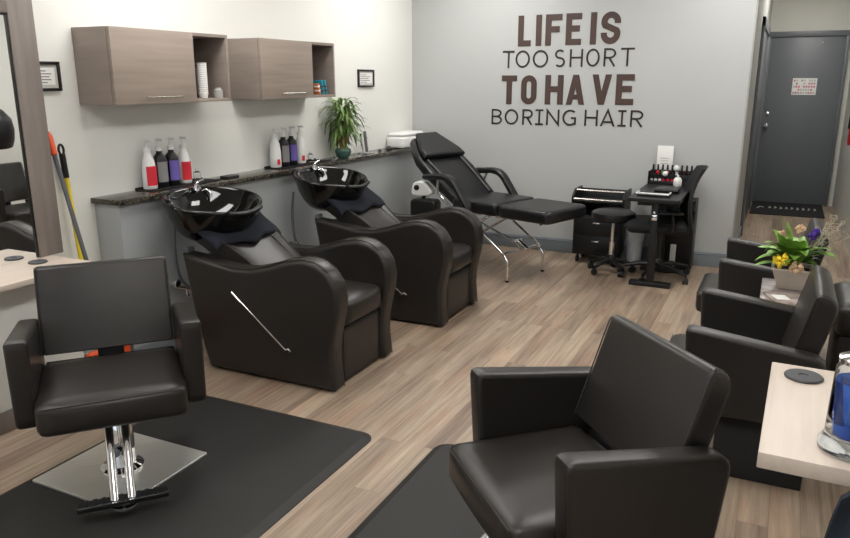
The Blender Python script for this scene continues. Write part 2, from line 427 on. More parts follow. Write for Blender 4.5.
# ================================================================== wall cabinets
def cabinet(y0, L, door, label):
    r = thing('wall_cabinet', label, 'cabinet', (XL+.002, y0, 1.425), 0, 'taupe wall cabinets')
    D, H, t = .258, .378, .018
    b = nb()
    box(b, (0, 0, 0), (D-.02, t, H), .001); box(b, (0, L-t, 0), (D, L, H), .001)
    box(b, (0, t, 0), (D-.02, door, t), .001); box(b, (0, door, 0), (D, L-t, t), .001)
    box(b, (0, t, H-t), (D-.02, door, H), .001); box(b, (0, door, H-t), (D, L-t, H), .001)
    box(b, (0, t, t), (.006, L-t, H-t)); box(b, (0, door-t, t), (D-.001, door, H-t), .001)
    obj('carcass', b, M['laminate_dark'], r)
    b = nb(); box(b, (D-.018, .002, 0), (D+.001, door-.002, H), .0015); d = obj('door', b, M['laminate'], r)
    b = nb()
    yc = (.17 + (door-.13))/2; tube(b, [(D+.028, yc-.13, .035), (D+.028, yc+.13, .035)], .0045)
    for s in (-.1, .1): tube(b, [(D, yc+s, .035), (D+.028, yc+s, .035)], .004)
    obj('handle', b, M['nickel'], d)
    return r
cabinet(2.712, .868, .580, 'taupe wood wall cabinet nearer the mirror, cups in its open niche')
cabinet(3.885, .86, .575, 'taupe wood wall cabinet nearer the bamboo plant, colourful packets in its niche')

# cup stack, jar, packets in the niches
def cup_stack(x, y, h, name_label):
    b = nb()
    prof = [(0, 0), (.022, 0)]
    k = int(h/.014)
    for i in range(k): prof += [(.030, .03+i*(h-.03)/k), (.027, .032+i*(h-.03)/k)]
    prof += [(.031, h), (.028, h), (.02, h-.02), (0, h-.02)]
    lathe(b, prof, 20); return tag(obj('cup_stack', b, M['white'], loc=(x, y, 1.444)), name_label, 'cups')
cup_stack(-3.075, 3.405, .20, 'tall stack of white foam cups in the cabinet niche')
cup_stack(-3.14, 3.47, .17, 'shorter stack of white foam cups behind the tall one')
b = nb(); lathe(b, [(0, 0), (.026, 0), (.028, .01), (.028, .045), (.018, .052), (.018, .06), (0, .062)], 18)
tag(obj('glass_jar', b, M['polish_c'], loc=(-3.055, 3.51, 1.444)), 'small squat jar beside the cup stacks', 'jar')
for i, (y, m, lab) in enumerate(((4.575, 'amber', 'orange packet leaning in the cabinet niche'), (4.625, 'teal', 'darker teal packet leaning in the cabinet niche'), (4.665, 'teal', 'rightmost teal packet leaning in the cabinet niche'))):
    b = nb(); box(b, (-.06, -.008, 0), (.06, .008, .10 if i else .075), .002)
    for z in (.02, .05): box(b, (.02, -.0095, z), (.061, .0095, z+.012), .001, mi=1)
    tag(obj('packet', b, [M[m], M['ink'] if i else M['paper']], loc=(-3.10, y, 1.4475), rot=(math.radians(14), 0, 0)), lab, 'packet')

# ================================================================== wall quote
def ribbon(bm, pts, w, x0, z0, y, closed=False):
    P = [Vector((p[0], p[1])) for p in pts]; n = len(P); vs = []
    for i in range(n):
        if closed: e1 = P[i]-P[i-1]; e2 = P[(i+1) % n]-P[i]
        else: e1 = P[i]-P[i-1] if i else P[1]-P[0]; e2 = P[i+1]-P[i] if i < n-1 else P[-1]-P[-2]
        n1 = Vector((-e1.y, e1.x)).normalized(); n2 = Vector((-e2.y, e2.x)).normalized(); q = (n1+n2).normalized()
        k = w/2/max(.35, q.dot(n1))
        a = P[i]+q*k; c = P[i]-q*k
        vs.append([bm.verts.new((x0+p.x, yy, z0+p.y)) for p in (a, c) for yy in (y, y+.0025)])
    m = n if closed else n-1
    for i in range(m):
        a, c = vs[i], vs[(i+1) % n]
        for f in ((a[0], c[0], c[2], a[2]), (a[1], a[3], c[3], c[1]), (a[0], a[1], c[1], c[0]), (a[2], c[2], c[3], a[3])): bm.faces.new(f)
    if not closed:
        for e in (vs[0], vs[-1]): bm.faces.new((e[0], e[1], e[3], e[2]))
def arc(cx, cy, rx, ry, a0, a1, n=8): return [(cx+rx*math.cos(math.radians(a0+(a1-a0)*i/n)), cy+ry*math.sin(math.radians(a0+(a1-a0)*i/n))) for i in range(n+1)]
RK = [0]
def poly(bm, pts, x0, z0, y):
    f = [bm.verts.new((x0+p[0], y, z0+p[1])) for p in pts]; k = [bm.verts.new((x0+p[0], y+.0025, z0+p[1])) for p in pts]
    bm.faces.new(f); bm.faces.new(k[::-1]); n = len(f)
    for i in range(n): bm.faces.new((f[i], k[i], k[(i+1) % n], f[(i+1) % n]))
def glyph(bm, ch, x0, x1, z0, z1, w, yy, slab=False, bold=False):
    W, H, h = x1-x0, z1-z0, w/2
    def R(p, closed=False):
        RK[0] = (RK[0]+1) % 5; ribbon(bm, p, w, x0, z0, yy-.0003*RK[0], closed)
    def Q(*p):
        RK[0] = (RK[0]+1) % 5; poly(bm, p, x0, z0, yy-.0003*RK[0])
    l, r, bt, tp = h, W-h, h, H-h; mid = H*.52; cx = W/2
    if ch == 'L': R([(l, H), (l, bt), (W, bt)])
    elif ch == 'I':
        R([(cx, 0), (cx, H)])
        if slab: R([(0, tp), (W, tp)]); R([(0, bt), (W, bt)])
    elif ch == 'F': R([(l, 0), (l, tp), (W, tp)]); R([(l, mid), (W*.86, mid)])
    elif ch == 'E': R([(W, bt), (l, bt), (l, tp), (W, tp)]); R([(l, mid), (W*.88, mid)])
    elif ch == 'T': R([(0, tp), (W, tp)]); R([(cx, 0), (cx, tp)])
    elif ch == 'H': R([(l, 0), (l, H)]); R([(r, 0), (r, H)]); R([(l, mid), (r, mid)])
    elif ch == 'A' and bold:
        k = w*.50; w = w*.95; Q((0, 0), (w*1.02, 0), (cx+k, H), (cx-k, H)); Q((W-w*1.02, 0), (W, 0), (cx+k, H), (cx-k, H)); Q((W*.24, H*.17), (W*.76, H*.17), (W*.72, H*.34), (W*.28, H*.34))
    elif ch == 'V' and bold:
        k = w*.50; Q((0, H), (cx-k, 0), (cx+k, 0), (w*1.02, H)); Q((W-w*1.02, H), (cx-k, 0), (cx+k, 0), (W, H))
    elif ch == 'A': R([(l, 0), (cx, H-h*.4), (r, 0)]); R([(W*.22, H*.27), (W*.78, H*.27)])
    elif ch == 'V': R([(l, H), (cx, h*.6), (r, H)])
    elif ch == 'N': R([(l, 0), (l, H-h), (r, h), (r, H)])
    elif ch == 'O':
        rr = (r-l)/2
        if bold: R(arc(cx, tp-rr, rr, rr, 0, 180)+arc(cx, bt+rr, rr, rr, 180, 360), True)
        else: R(arc(cx, H/2, rr, tp-H/2, 0, 360, 32)[:-1], True)
    elif ch == 'G': R([(W*.62, mid*.92), (r, mid*.92), (r, bt+H*.06)]+arc(cx+W*.06, H/2, (r-l)/2+W*.06, tp-H/2, -58, -310, 26))
    elif ch == 'S':
        rr = (r-l)/2; ra = (tp-mid)/2; rb = (mid-bt)/2
        if bold: R([(r, tp-rr-.012)]+arc(cx, tp-rr, rr, rr, 0, 180, 12)+[(l, tp-rr-.010), (l+rr*.15, tp-rr-.028), (cx-rr*.3, H*.53), (cx+rr*.3, H*.47), (r-rr*.15, bt+rr+.028), (r, bt+rr+.010)]+arc(cx, bt+rr, rr, rr, 0, -180, 12)+[(l, bt+rr+.012)])
        else: R(arc(cx, mid+ra, rr*.95, ra, 40, 250, 14)+arc(cx, bt+rb, rr, rb, 70, -140, 14))
    elif ch == 'R':
        R([(l, 0), (l, tp), (W*.5, tp)]+arc(W*.5, (tp+mid*.92)/2, r-W*.5, (tp-mid*.92)/2, 90, -90, 10)[1:]+[(l, mid*.92)]); R([(W*.45, mid*.92), (r, 0)])
    elif ch == 'B':
        R([(l, mid), (l, tp), (W*.45, tp)]+arc(W*.45, (tp+mid)/2, (r-W*.45)*.9, (tp-mid)/2, 90, -90, 10)[1:]+[(l, mid)])
        R([(l, mid), (W*.45, mid)]+arc(W*.45, (bt+mid)/2, r-W*.45, (mid-bt)/2, 90, -90, 10)[1:]+[(l, bt), (l, mid)])
q = thing('wall_lettering', 'brown wall lettering reading LIFE IS TOO SHORT TO HAVE BORING HAIR on the back wall', 'wall lettering', (-1.75, YB, 1.15))
rows = [(('LIFE', 'IS'), 1.838, 2.100, .052, True, [-2.221, -2.101, -2.058, -2.004, -1.97, -1.823, -1.789, -1.652, -1.578, -1.522, -1.485, -1.321]),
        (('TOO', 'SHORT'), 1.655, 1.805, .0165, False, [-2.359, -2.248, -2.238, -2.104, -2.077, -1.936, -1.877, -1.784, -1.743, -1.628, -1.599, -1.482, -1.448, -1.345, -1.306, -1.191]),
        (('TO', 'HAVE'), 1.335, 1.590, .052, True, [-2.364, -2.217, -2.177, -2.031, -1.954, -1.788, -1.76, -1.596, -1.535, -1.367, -1.329, -1.176]),
        (('BORING', 'HAIR'), 1.152, 1.292, .0165, False, [-2.455, -2.352, -2.327, -2.196, -2.157, -2.058, -2.034, -1.961, -1.932, -1.812, -1.784, -1.66, -1.586, -1.469, -1.449, -1.319, -1.296, -1.226, -1.191, -1.083])]
for words, z0, z1, wd, bold, xs in rows:
    i = 0
    for wo in words:
        wr = bpy.data.objects.new('word', None); link(wr, q)
        for ch in wo:
            b = nb(); xa, xb = xs[i], xs[i+1]; i += 2
            rise = (xa+1.75)*.008
            glyph(b, ch, xa+1.75, xb+1.75, z0-1.15+rise, z1-1.15+rise, wd, -.0035, slab=not bold, bold=bold)
            obj('letter', b, M['brown_vinyl' if bold else 'dark_vinyl'], wr, smooth=False)

# ================================================================== framed pictures
def picture(x, y, z, w_, h_, label, ry=0):
    r = thing('framed_picture', label, 'picture', (x, y, z), 0)
    b = nb(); t = .014
    for a, c in (((0, 0), (w_, t)), ((0, h_-t), (w_, h_)), ((0, t), (t, h_-t)), ((w_-t, t), (w_, h_-t))):
        box(b, (0, a[0], a[1]), (.018, c[0], c[1]), .002)
    obj('frame', b, M['frame_black'], r)
    b = nb(); box(b, (.002, t, t), (.008, w_-t, h_-t)); pr_ = obj('print', b, M['mount'], r, smooth=False)
    b = nb(); box(b, (.0081, .03, .03), (.009, w_-.03, h_-.03)); obj('sheet', b, M['paper'], pr_, smooth=False)
    b = nb(); n = 5
    for i in range(n):
        z_ = .038+i*(h_-.085)/(n-1); k = (.55, .8, .7, .85, .5)[i]
        box(b, (.0091, .036, z_), (.0098, .036+(w_-.072)*k, z_+.004))
    obj('text_lines', b, M['ink'], pr_, smooth=False)
picture(XL, 2.455, 1.495, .155, .14, 'small black framed certificate between the mirror and first cabinet')
picture(XL, 5.50, 1.487, .265, .145, 'small black framed notice above the ledge beside the bamboo')

# ================================================================== left styling station
st = thing('styling_station', 'pale wood shelf station with grey panel base along the left wall', 'counter', (XL, 1.2, 0))
b = nb(); box(b, (.002, 0, .685), (.405, 1.17, .712), .003); obj('shelf', b, M['light_wood'], st)
b = nb(); box(b, (.002, 0, 0), (.25, 1.16, .684), .003); obj('base_panel', b, M['wall_left'], st)
b = nb(); box(b, (.25, 0, 0), (.262, 1.16, .10), .003); obj('kick_board', b, M['laminate_v'], st)
mr = thing('wall_mirror', 'tall mirror in wide taupe wood frame standing at the left edge', 'mirror', (XL+.002, 1.25, .713))
b = nb(); w0, H0, fw, dp = 1.185, 1.255, .13, .10
for a, c in (((0, 0), (fw, H0)), ((w0-fw, 0), (w0, H0)), ((fw, H0-fw), (w0-fw, H0))): box(b, (0, a[0], a[1]), (dp, c[0], c[1]), .003)
obj('frame', b, M['laminate_v'], mr)
b = nb(); box(b, (.06, fw, .0), (dp-.012, w0-fw, H0-fw)); obj('glass', b, M['mirror'], mr, smooth=False)
b = nb(); 
for a, c in (((fw, .002), (fw+.01, H0-fw)), ((w0-fw-.01, .002), (w0-fw, H0-fw)), ((fw, H0-fw-.01), (w0-fw, H0-fw))): box(b, (dp-.012, a[0], a[1]), (dp-.006, c[0], c[1]), .001)
obj('inner_trim', b, M['frame_black'], mr)
def pad(x, y, z, label, r=.042):
    b = nb(); lathe(b, [(0, 0), (r, 0), (r+.001, .004), (r-.002, .007), (.014, .007), (.012, .004), (0, .004)], 28)
    return tag(obj('tool_rest', b, M['pad'], loc=(x, y, z)), label, 'tool rest')
pad(-3.105, 2.235, .7125, 'round dark grey tool rest at the mirror foot')

# ================================================================== broom and dustpan pole
b0 = thing('broom', 'grey pole broom with orange grip leaning behind the left chair', 'broom', (-3.05, 2.555, 0))
tp_, bt_ = V(-.165, -.085, 1.24), V(.0, 0, .19)
b = nb(); tube(b, [bt_, tp_], .011); obj('pole', b, M['grey_pole'], b0)
dv = (tp_-bt_).normalized()
b = nb(); tube(b, [tp_-dv*.05, tp_-dv*.045, tp_+dv*.04, tp_+dv*.065], [.012, .0165, .017, .009]); obj('grip', b, M['orange'], b0)
b = nb(); rprism(b, rrect(-.13, 0, .13, .075, .02), -.022, .022, .008, lambda u, v, h: (h, u-.03, v+.125)); obj('head', b, M['orange'], b0)
b = nb(); 
for i in range(60):
    x = -.015+.03*random.random(); y = -.14+.22*random.random(); tube(b, [(x, y, .13), (x*1.7, y*1.08, .004)], .0035, 4)
obj('bristles', b, M['black_matte'], b0)
b0 = thing('dustpan', 'dustpan with yellow pole and black hook grip leaning on the wall', 'dustpan', (-3.18, 2.58, 0))
tp_, bt_ = V(-.055, -.035, 1.09), V(-.02, .01, .05)
dv = (tp_-bt_).normalized()
b = nb(); tube(b, [bt_, tp_], .0125); obj('pole', b, M['yellow'], b0)
b = nb(); tube(b, [tp_-dv*.02, tp_+dv*.10], .0155)
c = tp_+dv*.12; n2 = V(0, 1, 0)
tube(b, [c+(dv*math.cos(a)*.026+n2*math.sin(a)*.014) for a in [2*PI*i/16 for i in range(17)]], .006)
obj('grip', b, M['black'], b0)
b = nb(); rprism(b, [(-.11, 0), (.11, 0), (.09, .10), (.04, .13), (-.04, .13), (-.09, .10)], -.008, .008, .003, lambda u, v, h: (-.045+h, .01+u, v+.001)); 
box(b, (-.05, -.10, .001), (.06, .12, .012), .004)
obj('pan', b, M['black'], b0)

# ================================================================== pump bottles on trays
def pump_bottle(x, y, z, kind, label, h=.20, rz=0):
    col = {'wr': ('white', 'red'), 'bg': ('black', 'grey_label'), 'bp': ('black', 'purple'), 'wr2': ('white', 'red')}[kind]
    r = thing('pump_bottle', label, 'bottle', (x, y, z), rz)
    b = nb(); R_ = .040
    lathe(b, [(0, 0), (R_-.004, 0), (R_, .006), (R_, h*.74), (R_*.82, h*.84), (R_*.42, h*.93), (R_*.42, h), (0, h)] if kind[0] == 'b' else
             [(0, 0), (R_-.004, 0), (R_, .006), (R_*.98, h*.5), (R_*.80, h*.78), (R_*.5, h*.93), (R_*.42, h), (0, h)], 24)
    obj('bottle_body', b, M[col[0]], r)
    b = nb()                                     # label wraps the side that faces the room
    a0, a1 = (-62, 40)
    zz0, zz1 = (.02, h*.62) if kind[0] != 'b' else (.03, h*.70)
    if kind == 'wr2': zz0, zz1 = .02, h*.28; a0, a1 = -35, 0
    n = 12
    va = []
    for i in range(n+1):
        a = math.radians(a0+(a1-a0)*i/n); va.append([b.verts.new(((R_+.0008)*math.cos(a), (R_+.0008)*math.sin(a), z_)) for z_ in (zz0, zz1)])
    for p, q_ in zip(va, va[1:]): b.faces.new((p[0], q_[0], q_[1], p[1]))
    lb = obj('bottle_label', b, M[col[1]], r)
    b = nb()
    lathe(b, [(0, h-.002), (R_*.5, h-.002), (R_*.5, h+.020), (.010, h+.026), (.008, h+.056), (0, h+.056)], 16)
    box(b, (-.014, -.008, h+.053), (.040, .008, h+.065), .004)
    obj('pump', b, M['white'], r)
    return r
def tray(x, y, L, label):
    b = nb(); rprism(b, rrect(-.075, -L/2, .075, L/2, .02), 0, .004, .001, XY)
    for i in range(36):
        a = (i/36)*L-L/2; box(b, (-.07, a, .004), (.07, a+.004, .006))
    rprism(b, rrect(-.078, -L/2-.003, .078, L/2+.003, .02), 0, .012, .003, XY) if False else None
    for s in (-1, 1):
        box(b, (s*.073-.003, -L/2+.01, 0), (s*.073+.003, L/2-.01, .013), .002)
    return tag(obj('bottle_tray', b, M['black'], loc=(x, y, .9415)), label, 'tray')
ZL = .948
tray(-3.195, 3.28, .56, 'black ribbed tray under the near bottle row')
tray(-3.195, 4.50, .66, 'black ribbed tray under the far bottle row')
for x, y, k, l in ((-3.212, 3.07, 'wr', 'white pump bottle with red label, leftmost of the near row'), (-3.214, 3.158, 'bg', 'black pump bottle with grey label in the near row'),
                   (-3.214, 3.25, 'bp', 'black pump bottle with purple label in the near row'), (-3.212, 3.345, 'wr', 'white pump bottle with red label, rightmost of the near row')):
    pump_bottle(x, y, ZL, k, l, .208, -.05)
for x, y, k, l in ((-3.212, 4.24, 'wr2', 'white pump bottle with small red mark, leftmost of the far row'), (-3.214, 4.338, 'bg', 'black pump bottle with grey label in the far row'),
                   (-3.214, 4.436, 'bp', 'black pump bottle with purple label in the far row'), (-3.212, 4.54, 'wr2', 'white pump bottle with small red mark, rightmost of the far row')):
    pump_bottle(x, y, ZL, k, l, .208, -.05)
for y, l in ((3.425, 'small clear bottle beside the near bottle row'), (4.64, 'small clear bottle beside the far bottle row')):
    b = nb(); lathe(b, [(0, 0), (.022, 0), (.022, .055), (.01, .062), (.01, .075), (0, .075)], 16)
    tag(obj('small_bottle', b, M['clear'], loc=(-3.19, y, ZL)), l, 'bottle')
# dark comb tray next to basin faucet and little things on the ledge
b = nb(); rprism(b, rrect(-.035, -.06, .035, .06, .015), 0, .018, .005, XY); tag(obj('soap_dish', b, M['black'], loc=(-3.14, 3.66, .942)), 'flat black dish on the ledge right of the near bottles', 'dish')

# lucky bamboo
pl_ = thing('potted_bamboo', 'leafy lucky bamboo in a small green ceramic pot on the ledge', 'plant', (-3.165, 5.06, .942))
b = nb(); lathe(b, [(0, 0), (.040, 0), (.055, .015), (.066, .045), (.064, .062), (.056, .074), (.050, .072), (.053, .060), (0, .060)], 28); obj('pot', b, M['pot_green'], pl_)
b = nb()
for i in range(60):
    a = random.random()*2*PI; rr = .05*random.random()**.5
    bmesh.ops.create_icosphere(b, subdivisions=1, radius=.007, matrix=Matrix.Translation((rr*math.cos(a), rr*math.sin(a), .070)))
obj('pebbles', b, M['pebble'], pl_)
b = nb(); stems = []
for i in range(9):
    a = i*2.4; rr = .006+.02*(i/9)**.5; bx_, by_ = rr*math.cos(a), rr*math.sin(a); hh = .20+.11*random.random()
    stems.append((bx_*2.4, by_*2.4, .07+hh)); tube(b, [(bx_, by_, .06), (bx_*1.4, by_*1.4, .07+hh*.5), (bx_*2.4, by_*2.4, .07+hh)], .0065, 8)
obj('stems', b, M['stem'], pl_)
b = nb()
for i in range(22):
    a = i*2.4; leaf(b, (.022*math.cos(a), .022*math.sin(a), .08+.05*random.random()), (math.cos(a)*.5, math.sin(a)*.5, 1), .06+.03*random.random(), .02, .8, 4)
obj('dry_sheaths', b, M['root'], pl_)
b = nb()
for sx_, sy_, sz_ in stems:
    for j in range(17):
        a = random.random()*2*PI; z = sz_+.06-random.random()*.20
        el = random.uniform(-.1, .9)+(.5 if z > sz_ else 0)
        d = (math.cos(a)*.75, math.sin(a), el)
        leaf(b, (sx_, sy_, z), d, random.uniform(.13, .23), random.uniform(.018, .026), random.uniform(1.2, 3.0), 7)
for i in range(20):
    a = random.random()*2*PI; z0 = random.uniform(.36, .44); rr = .03
    leaf(b, (rr*math.cos(a), rr*math.sin(a), z0), (math.cos(a)*.5, math.sin(a)*.8, 1.1), random.uniform(.15, .24), .022, random.uniform(1.4, 3.0), 7)
for v in b.verts: v.co.x = max(v.co.x, -.108)
obj('foliage', b, M['leaf'], pl_)

# acrylic sign holder, small stones, towel warmer
ah = thing('sign_holder', 'slanted acrylic sign holder with dark card on the ledge', 'sign holder', (-3.17, 5.44, .942))
b = nb(); box(b, (-.05, -.06, 0), (.05, .06, .003), .001); box(b, (-.012, -.06, .001), (-.009, .06, .17), .001, mx=Matrix.Rotation(-.12, 4, 'Y')); obj('holder', b, M['clear'], ah)
b = nb(); box(b, (-.0085, .0, .01), (-.006, .045, .185), .0005, mx=Matrix.Rotation(-.12, 4, 'Y')); obj('card', b, M['ink'], ah, smooth=False)
for x, y, s, l in ((-3.14, 5.62, .014, 'small dark knob lying on the ledge beside the sign holder'), (-3.145, 5.80, .020, 'larger dark knob lying on the ledge near the towel warmer')):
    b = nb(); lathe(b, [(0, 0), (s, 0), (s*1.3, s*.6), (s*.8, s*1.3), (s*.3, s*1.7), (0, s*1.8)], 14); tag(obj('dark_knob', b, M['black'], loc=(x, y, .942)), l, 'knob')
tw = thing('towel_warmer', 'white rounded towel warmer on the far end of the ledge', 'appliance', (-3.175, 6.19, .942))
b = nb(); rprism(b, spline2([(-.09, -.21), (0, -.235), (.09, -.21), (.10, 0), (.09, .21), (0, .235), (-.09, .21), (-.10, 0)], 5), 0, .10, .02, XY); obj('body', b, M['white'], tw)
b = nb(); rprism(b, spline2([(-.085, -.195), (0, -.22), (.085, -.195), (.095, 0), (.085, .195), (0, .22), (-.085, .195), (-.095, 0)], 5), .101, .135, .018, XY); obj('lid', b, M['white'], tw)
b = nb(); lathe(b, [(0, 0), (.022, 0), (.02, .012), (0, .014)], 18, Matrix.Translation((.098, .13, .05)) @ Matrix.Rotation(PI/2, 4, 'Y')); obj('dial', b, M['grey_pole'], tw)

# ================================================================== shampoo chairs
def seam(bm, pts, r=.0022): tube(bm, pts, r, 6, mi=1)
def shampoo_chair(loc, label):
    """local origin: floor, rear near corner; faces +X; width along Y"""
    r = thing('shampoo_chair', label, 'shampoo chair', loc, 0, 'brown leather shampoo chairs')
    prof = [(-.205, .640), (-.11, .632), (.0, .614), (.13, .594), (.25, .598), (.37, .630), (.48, .668), (.575, .686), (.66, .676), (.73, .636), (.772, .575), (.788, .50),
            (.780, .42), (.758, .33), (.740, .24), (.738, .15), (.748, .06), (.752, .012)]
    prof = prof+[(.50, .010), (.15, .010), (-.065, .010), (-.10, .12), (-.155, .35), (-.19, .55)]
    pp = resample([(p[0], p[1], 0) for p in prof], 110, True); pp = [(p.x, p.y) for p in pp]
    for y0, y1 in ((0, .115), (.525, .64)):
        b = nb(); rprism(b, pp, y0, y1, .028, XZ, 5)
        yy = (y0+.012) if y0 == 0 else (y1-.012)
        top = [p for p in prof[:18]]
        for ys in (y0+.016, y1-.016):
            seam(b, [(p[0]*.992+.001, ys, p[1]-.008 if i < 10 else p[1]) for i, p in enumerate(resample([(q_[0], q_[1], 0) for q_ in top], 60))], .003)
        obj('arm_panel', b, [M['leather'], M['leather_seam']], r)
    b = nb(); rprism(b, [(0, .03), (.70, .03), (.70, .30), (0, .30)], .117, .523, .012, XZ); obj('box_base', b, M['leather'], r)
    b = nb(); cushion(b, (.70, .122, .022), (.728, .518, .305), .012, .004); seam(b, [(.729, .135, .03), (.729, .135, .295), (.729, .505, .295), (.729, .505, .03), (.729, .135, .03)], .002)
    obj('front_panel', b, [M['leather'], M['leather_seam']], r)
    b = nb(); cushion(b, (.24, .12, .315), (.752, .52, .455), .035, .016); seam(b, [(.754, .15, .335), (.754, .49, .335)], .002); obj('seat_cushion', b, [M['leather'], M['leather_seam']], r)
    # reclined back, from seat to just under the basin, hollow in the middle
    b = nb(); nx, ny = 14, 12; g = {}
    for i in range(nx+1):
        t = i/nx
        for j in range(ny+1):
            s = j/ny*2-1
            x = .34-.46*t; z = .43+.335*t**.92
            wdt = .198+.055*max(0, (t-.45)/.55)**.8
            z += .028*s**4-.018*(1-s*s)*math.sin(PI*min(1, t*1.05))
            nrm = V(.59, 0, .81)
            for side, off in ((0, 0), (1, -.10)):
                p = V(x, .32+s*wdt, z)+nrm*off; g[side, i, j] = b.verts.new(p)
    for side in (0, 1):
        for i in range(nx):
            for j in range(ny): b.faces.new((g[side, i, j], g[side, i+1, j], g[side, i+1, j+1], g[side, i, j+1]))
    for i in range(nx):
        for j in (0, ny): b.faces.new((g[0, i, j], g[0, i+1, j], g[1, i+1, j], g[1, i, j]))
    for j in range(ny):
        for i in (0, nx): b.faces.new((g[0, i, j], g[0, i, j+1], g[1, i, j+1], g[1, i, j]))
    bmesh.ops.recalc_face_normals(b, faces=b.faces[:])
    for s in (-1, 1):
        seam(b, [(.34-.46*t, .32+s*(.192+.055*max(0, (t-.45)/.55)**.8), .43+.335*t**.92+.027) for t in [k/14 for k in range(15)]], .003)
        seam(b, [(.34-.46*t, .32+s*(.15+.03*t), .43+.335*t**.92+.008) for t in [k/14 for k in range(15)]], .0025)
    obj('backrest', b, [M['leather'], M['leather_seam']], r, ang=60)
    b = nb()
    if True:
        box(b, (-.215, .03, .600), (-.185, .09, .665), .008); box(b, (-.20, .12, .50), (-.14, .52, .60), .01)
    obj('basin_bracket', b, M['grey_pole'], r)
    b = nb(); tube(b, [(.15, -.006, .455), (.475, -.022, .205)], .0048); tube(b, [(.135, -.006, .467), (.195, -.010, .42)], .0075)
    tube(b, [(.475, .004, .205), (.475, -.03, .205)], .007); tube(b, [(.475, -.024, .205), (.495, -.026, .215), (.51, -.026, .203)], .006)
    obj('recline_lever', b, M['chrome'], r)
    for x in (-.02, .70):
        for y in (.05, .59):
            b = nb(); lathe(b, [(0, 0), (.018, 0), (.018, .012), (0, .012)], 12, Matrix.Translation((x, y, 0))); obj('glide', b, M['black'], r)
    return r
sc1 = shampoo_chair((-2.655, 2.90, 0), 'brown leather shampoo chair nearest the camera, long chrome lever on its side')
sc2 = dup(sc1, (-2.585, 4.06, 0), None, 'farther brown leather shampoo chair, beside the facial bed')

def basin(loc, label):
    r = thing('shampoo_basin', label, 'basin', loc, 0, 'black shampoo basins')
    def warp(p):
        a = math.atan2(p.y, p.x); rr = math.hypot(p.x/.225, p.y/.32)
        f = math.exp(-(a/.55)**2)*max(0, min(1, (rr-.7)/.3))           # shallow neck dip on the chair side
        p.x += f*.018; p.z -= f*.020
        k = max(0, min(1, (p.z+.22)/.20)); p.z += -.19*p.x*k
        return p
    b = nb()
    lathe(b, [(0, -.225), (.26, -.223), (.46, -.210), (.64, -.180), (.78, -.138), (.885, -.086), (.955, -.036), (.988, -.008), (1.0, .004), (.998, .013), (.985, .017), (.955, .016), (.93, .008),
              (.88, -.022), (.80, -.062), (.68, -.100), (.52, -.130), (.30, -.148), (.08, -.154), (0, -.154)], 72, sx=.225, sy=.32, fn=warp)
    obj('bowl', b, M['gloss_black'], r, ang=75)
    b = nb(); lathe(b, [(0, -.150), (.028, -.150), (.028, -.144), (.02, -.142), (0, -.143)], 20); obj('drain', b, M['chrome'], r)
    b = nb(); tube(b, [(.226*math.cos(a)+.012, .318*math.sin(a), -.19*.226*math.cos(a)+.012-.018*math.exp(-(a/.55)**2)) for a in [(-.45+.09*k) for k in range(11)]], .014, 10)
    for v in b.verts: pass
    obj('neck_rest', b, M['black'], r)
    f = bpy.data.objects.new('faucet', None); link(f, r)
    b = nb(); lathe(b, [(0, 0), (.020, 0), (.019, .02), (.015, .03), (.016, .034), (0, .04)], 18, Matrix.Translation((-.185, .07, .040)))
    tube(b, [(-.185, .07, .062), (-.16, .06, .064), (-.14, .052, .050)], .007, smooth=5)
    obj('spout', b, M['chrome'], f)
    b = nb(); tube(b, [(-.185, .07, .078), (-.185, .09, .088), (-.18, .125, .096)], [.007, .005, .006], smooth=5); obj('lever', b, M['chrome'], f)
    b = nb(); tube(b, [(-.185, .115, .030), (-.17, .13, .038), (-.15, .14, .02), (-.145, .14, -.01)], .007, smooth=4); obj('spray_head', b, M['chrome'], f)
    return r
bz = .888
basin((-2.84, 3.165, bz), 'glossy black shampoo basin above the near shampoo chair')
basin((-2.80, 4.315, bz), 'glossy black shampoo basin above the farther shampoo chair')

def towel_on(ox, oy, label, seed):
    b = nb(); n, m = 30, 14; g = {}
    for i in range(n+1):
        s = i/n*2-1                                   # across Y
        for j in range(m+1):
            t = j/m
            edge = .010*math.sin(s*5.5+seed)+.005*math.sin(s*11)-.03*max(0, -s-.2)
            x = -.190+(.225+edge)*t
            tt = (.34-x)/.46                            # height of the leather back under it
            z = .43+.335*min(tt, 1.02)**.92+.040+.004*math.sin(s*9+t*3+seed)
            if tt > 1: z -= (tt-1)*.12
            if abs(s) > .90: z -= (abs(s)-.90)*.2
            if t > .86: z -= (t-.86)*.10
            g[i, j] = V(x, .305+s*.275, z)
    top = {k: b.verts.new(v) for k, v in g.items()}; bot = {k: b.verts.new(v-V(.006, 0, .013)) for k, v in g.items()}
    for i in range(n):
        for j in range(m):
            b.faces.new((top[i, j], top[i+1, j], top[i+1, j+1], top[i, j+1])); b.faces.new((bot[i, j], bot[i, j+1], bot[i+1, j+1], bot[i+1, j]))
    for i in range(n):
        for j in (0, m): b.faces.new((top[i, j], top[i+1, j], bot[i+1, j], bot[i, j]))
    for j in range(m):
        for i in (0, n): b.faces.new((top[i, j], top[i, j+1], bot[i, j+1], bot[i, j]))
    return tag(obj('towel', b, M['towel'], loc=(ox, oy, 0), ang=80), label, 'towel', 'navy towels')
towel_on(-2.655, 2.90, 'navy towel folded over the near shampoo chair back under its basin', 1)
towel_on(-2.585, 4.06, 'navy towel folded over the farther shampoo chair back under its basin', 3)

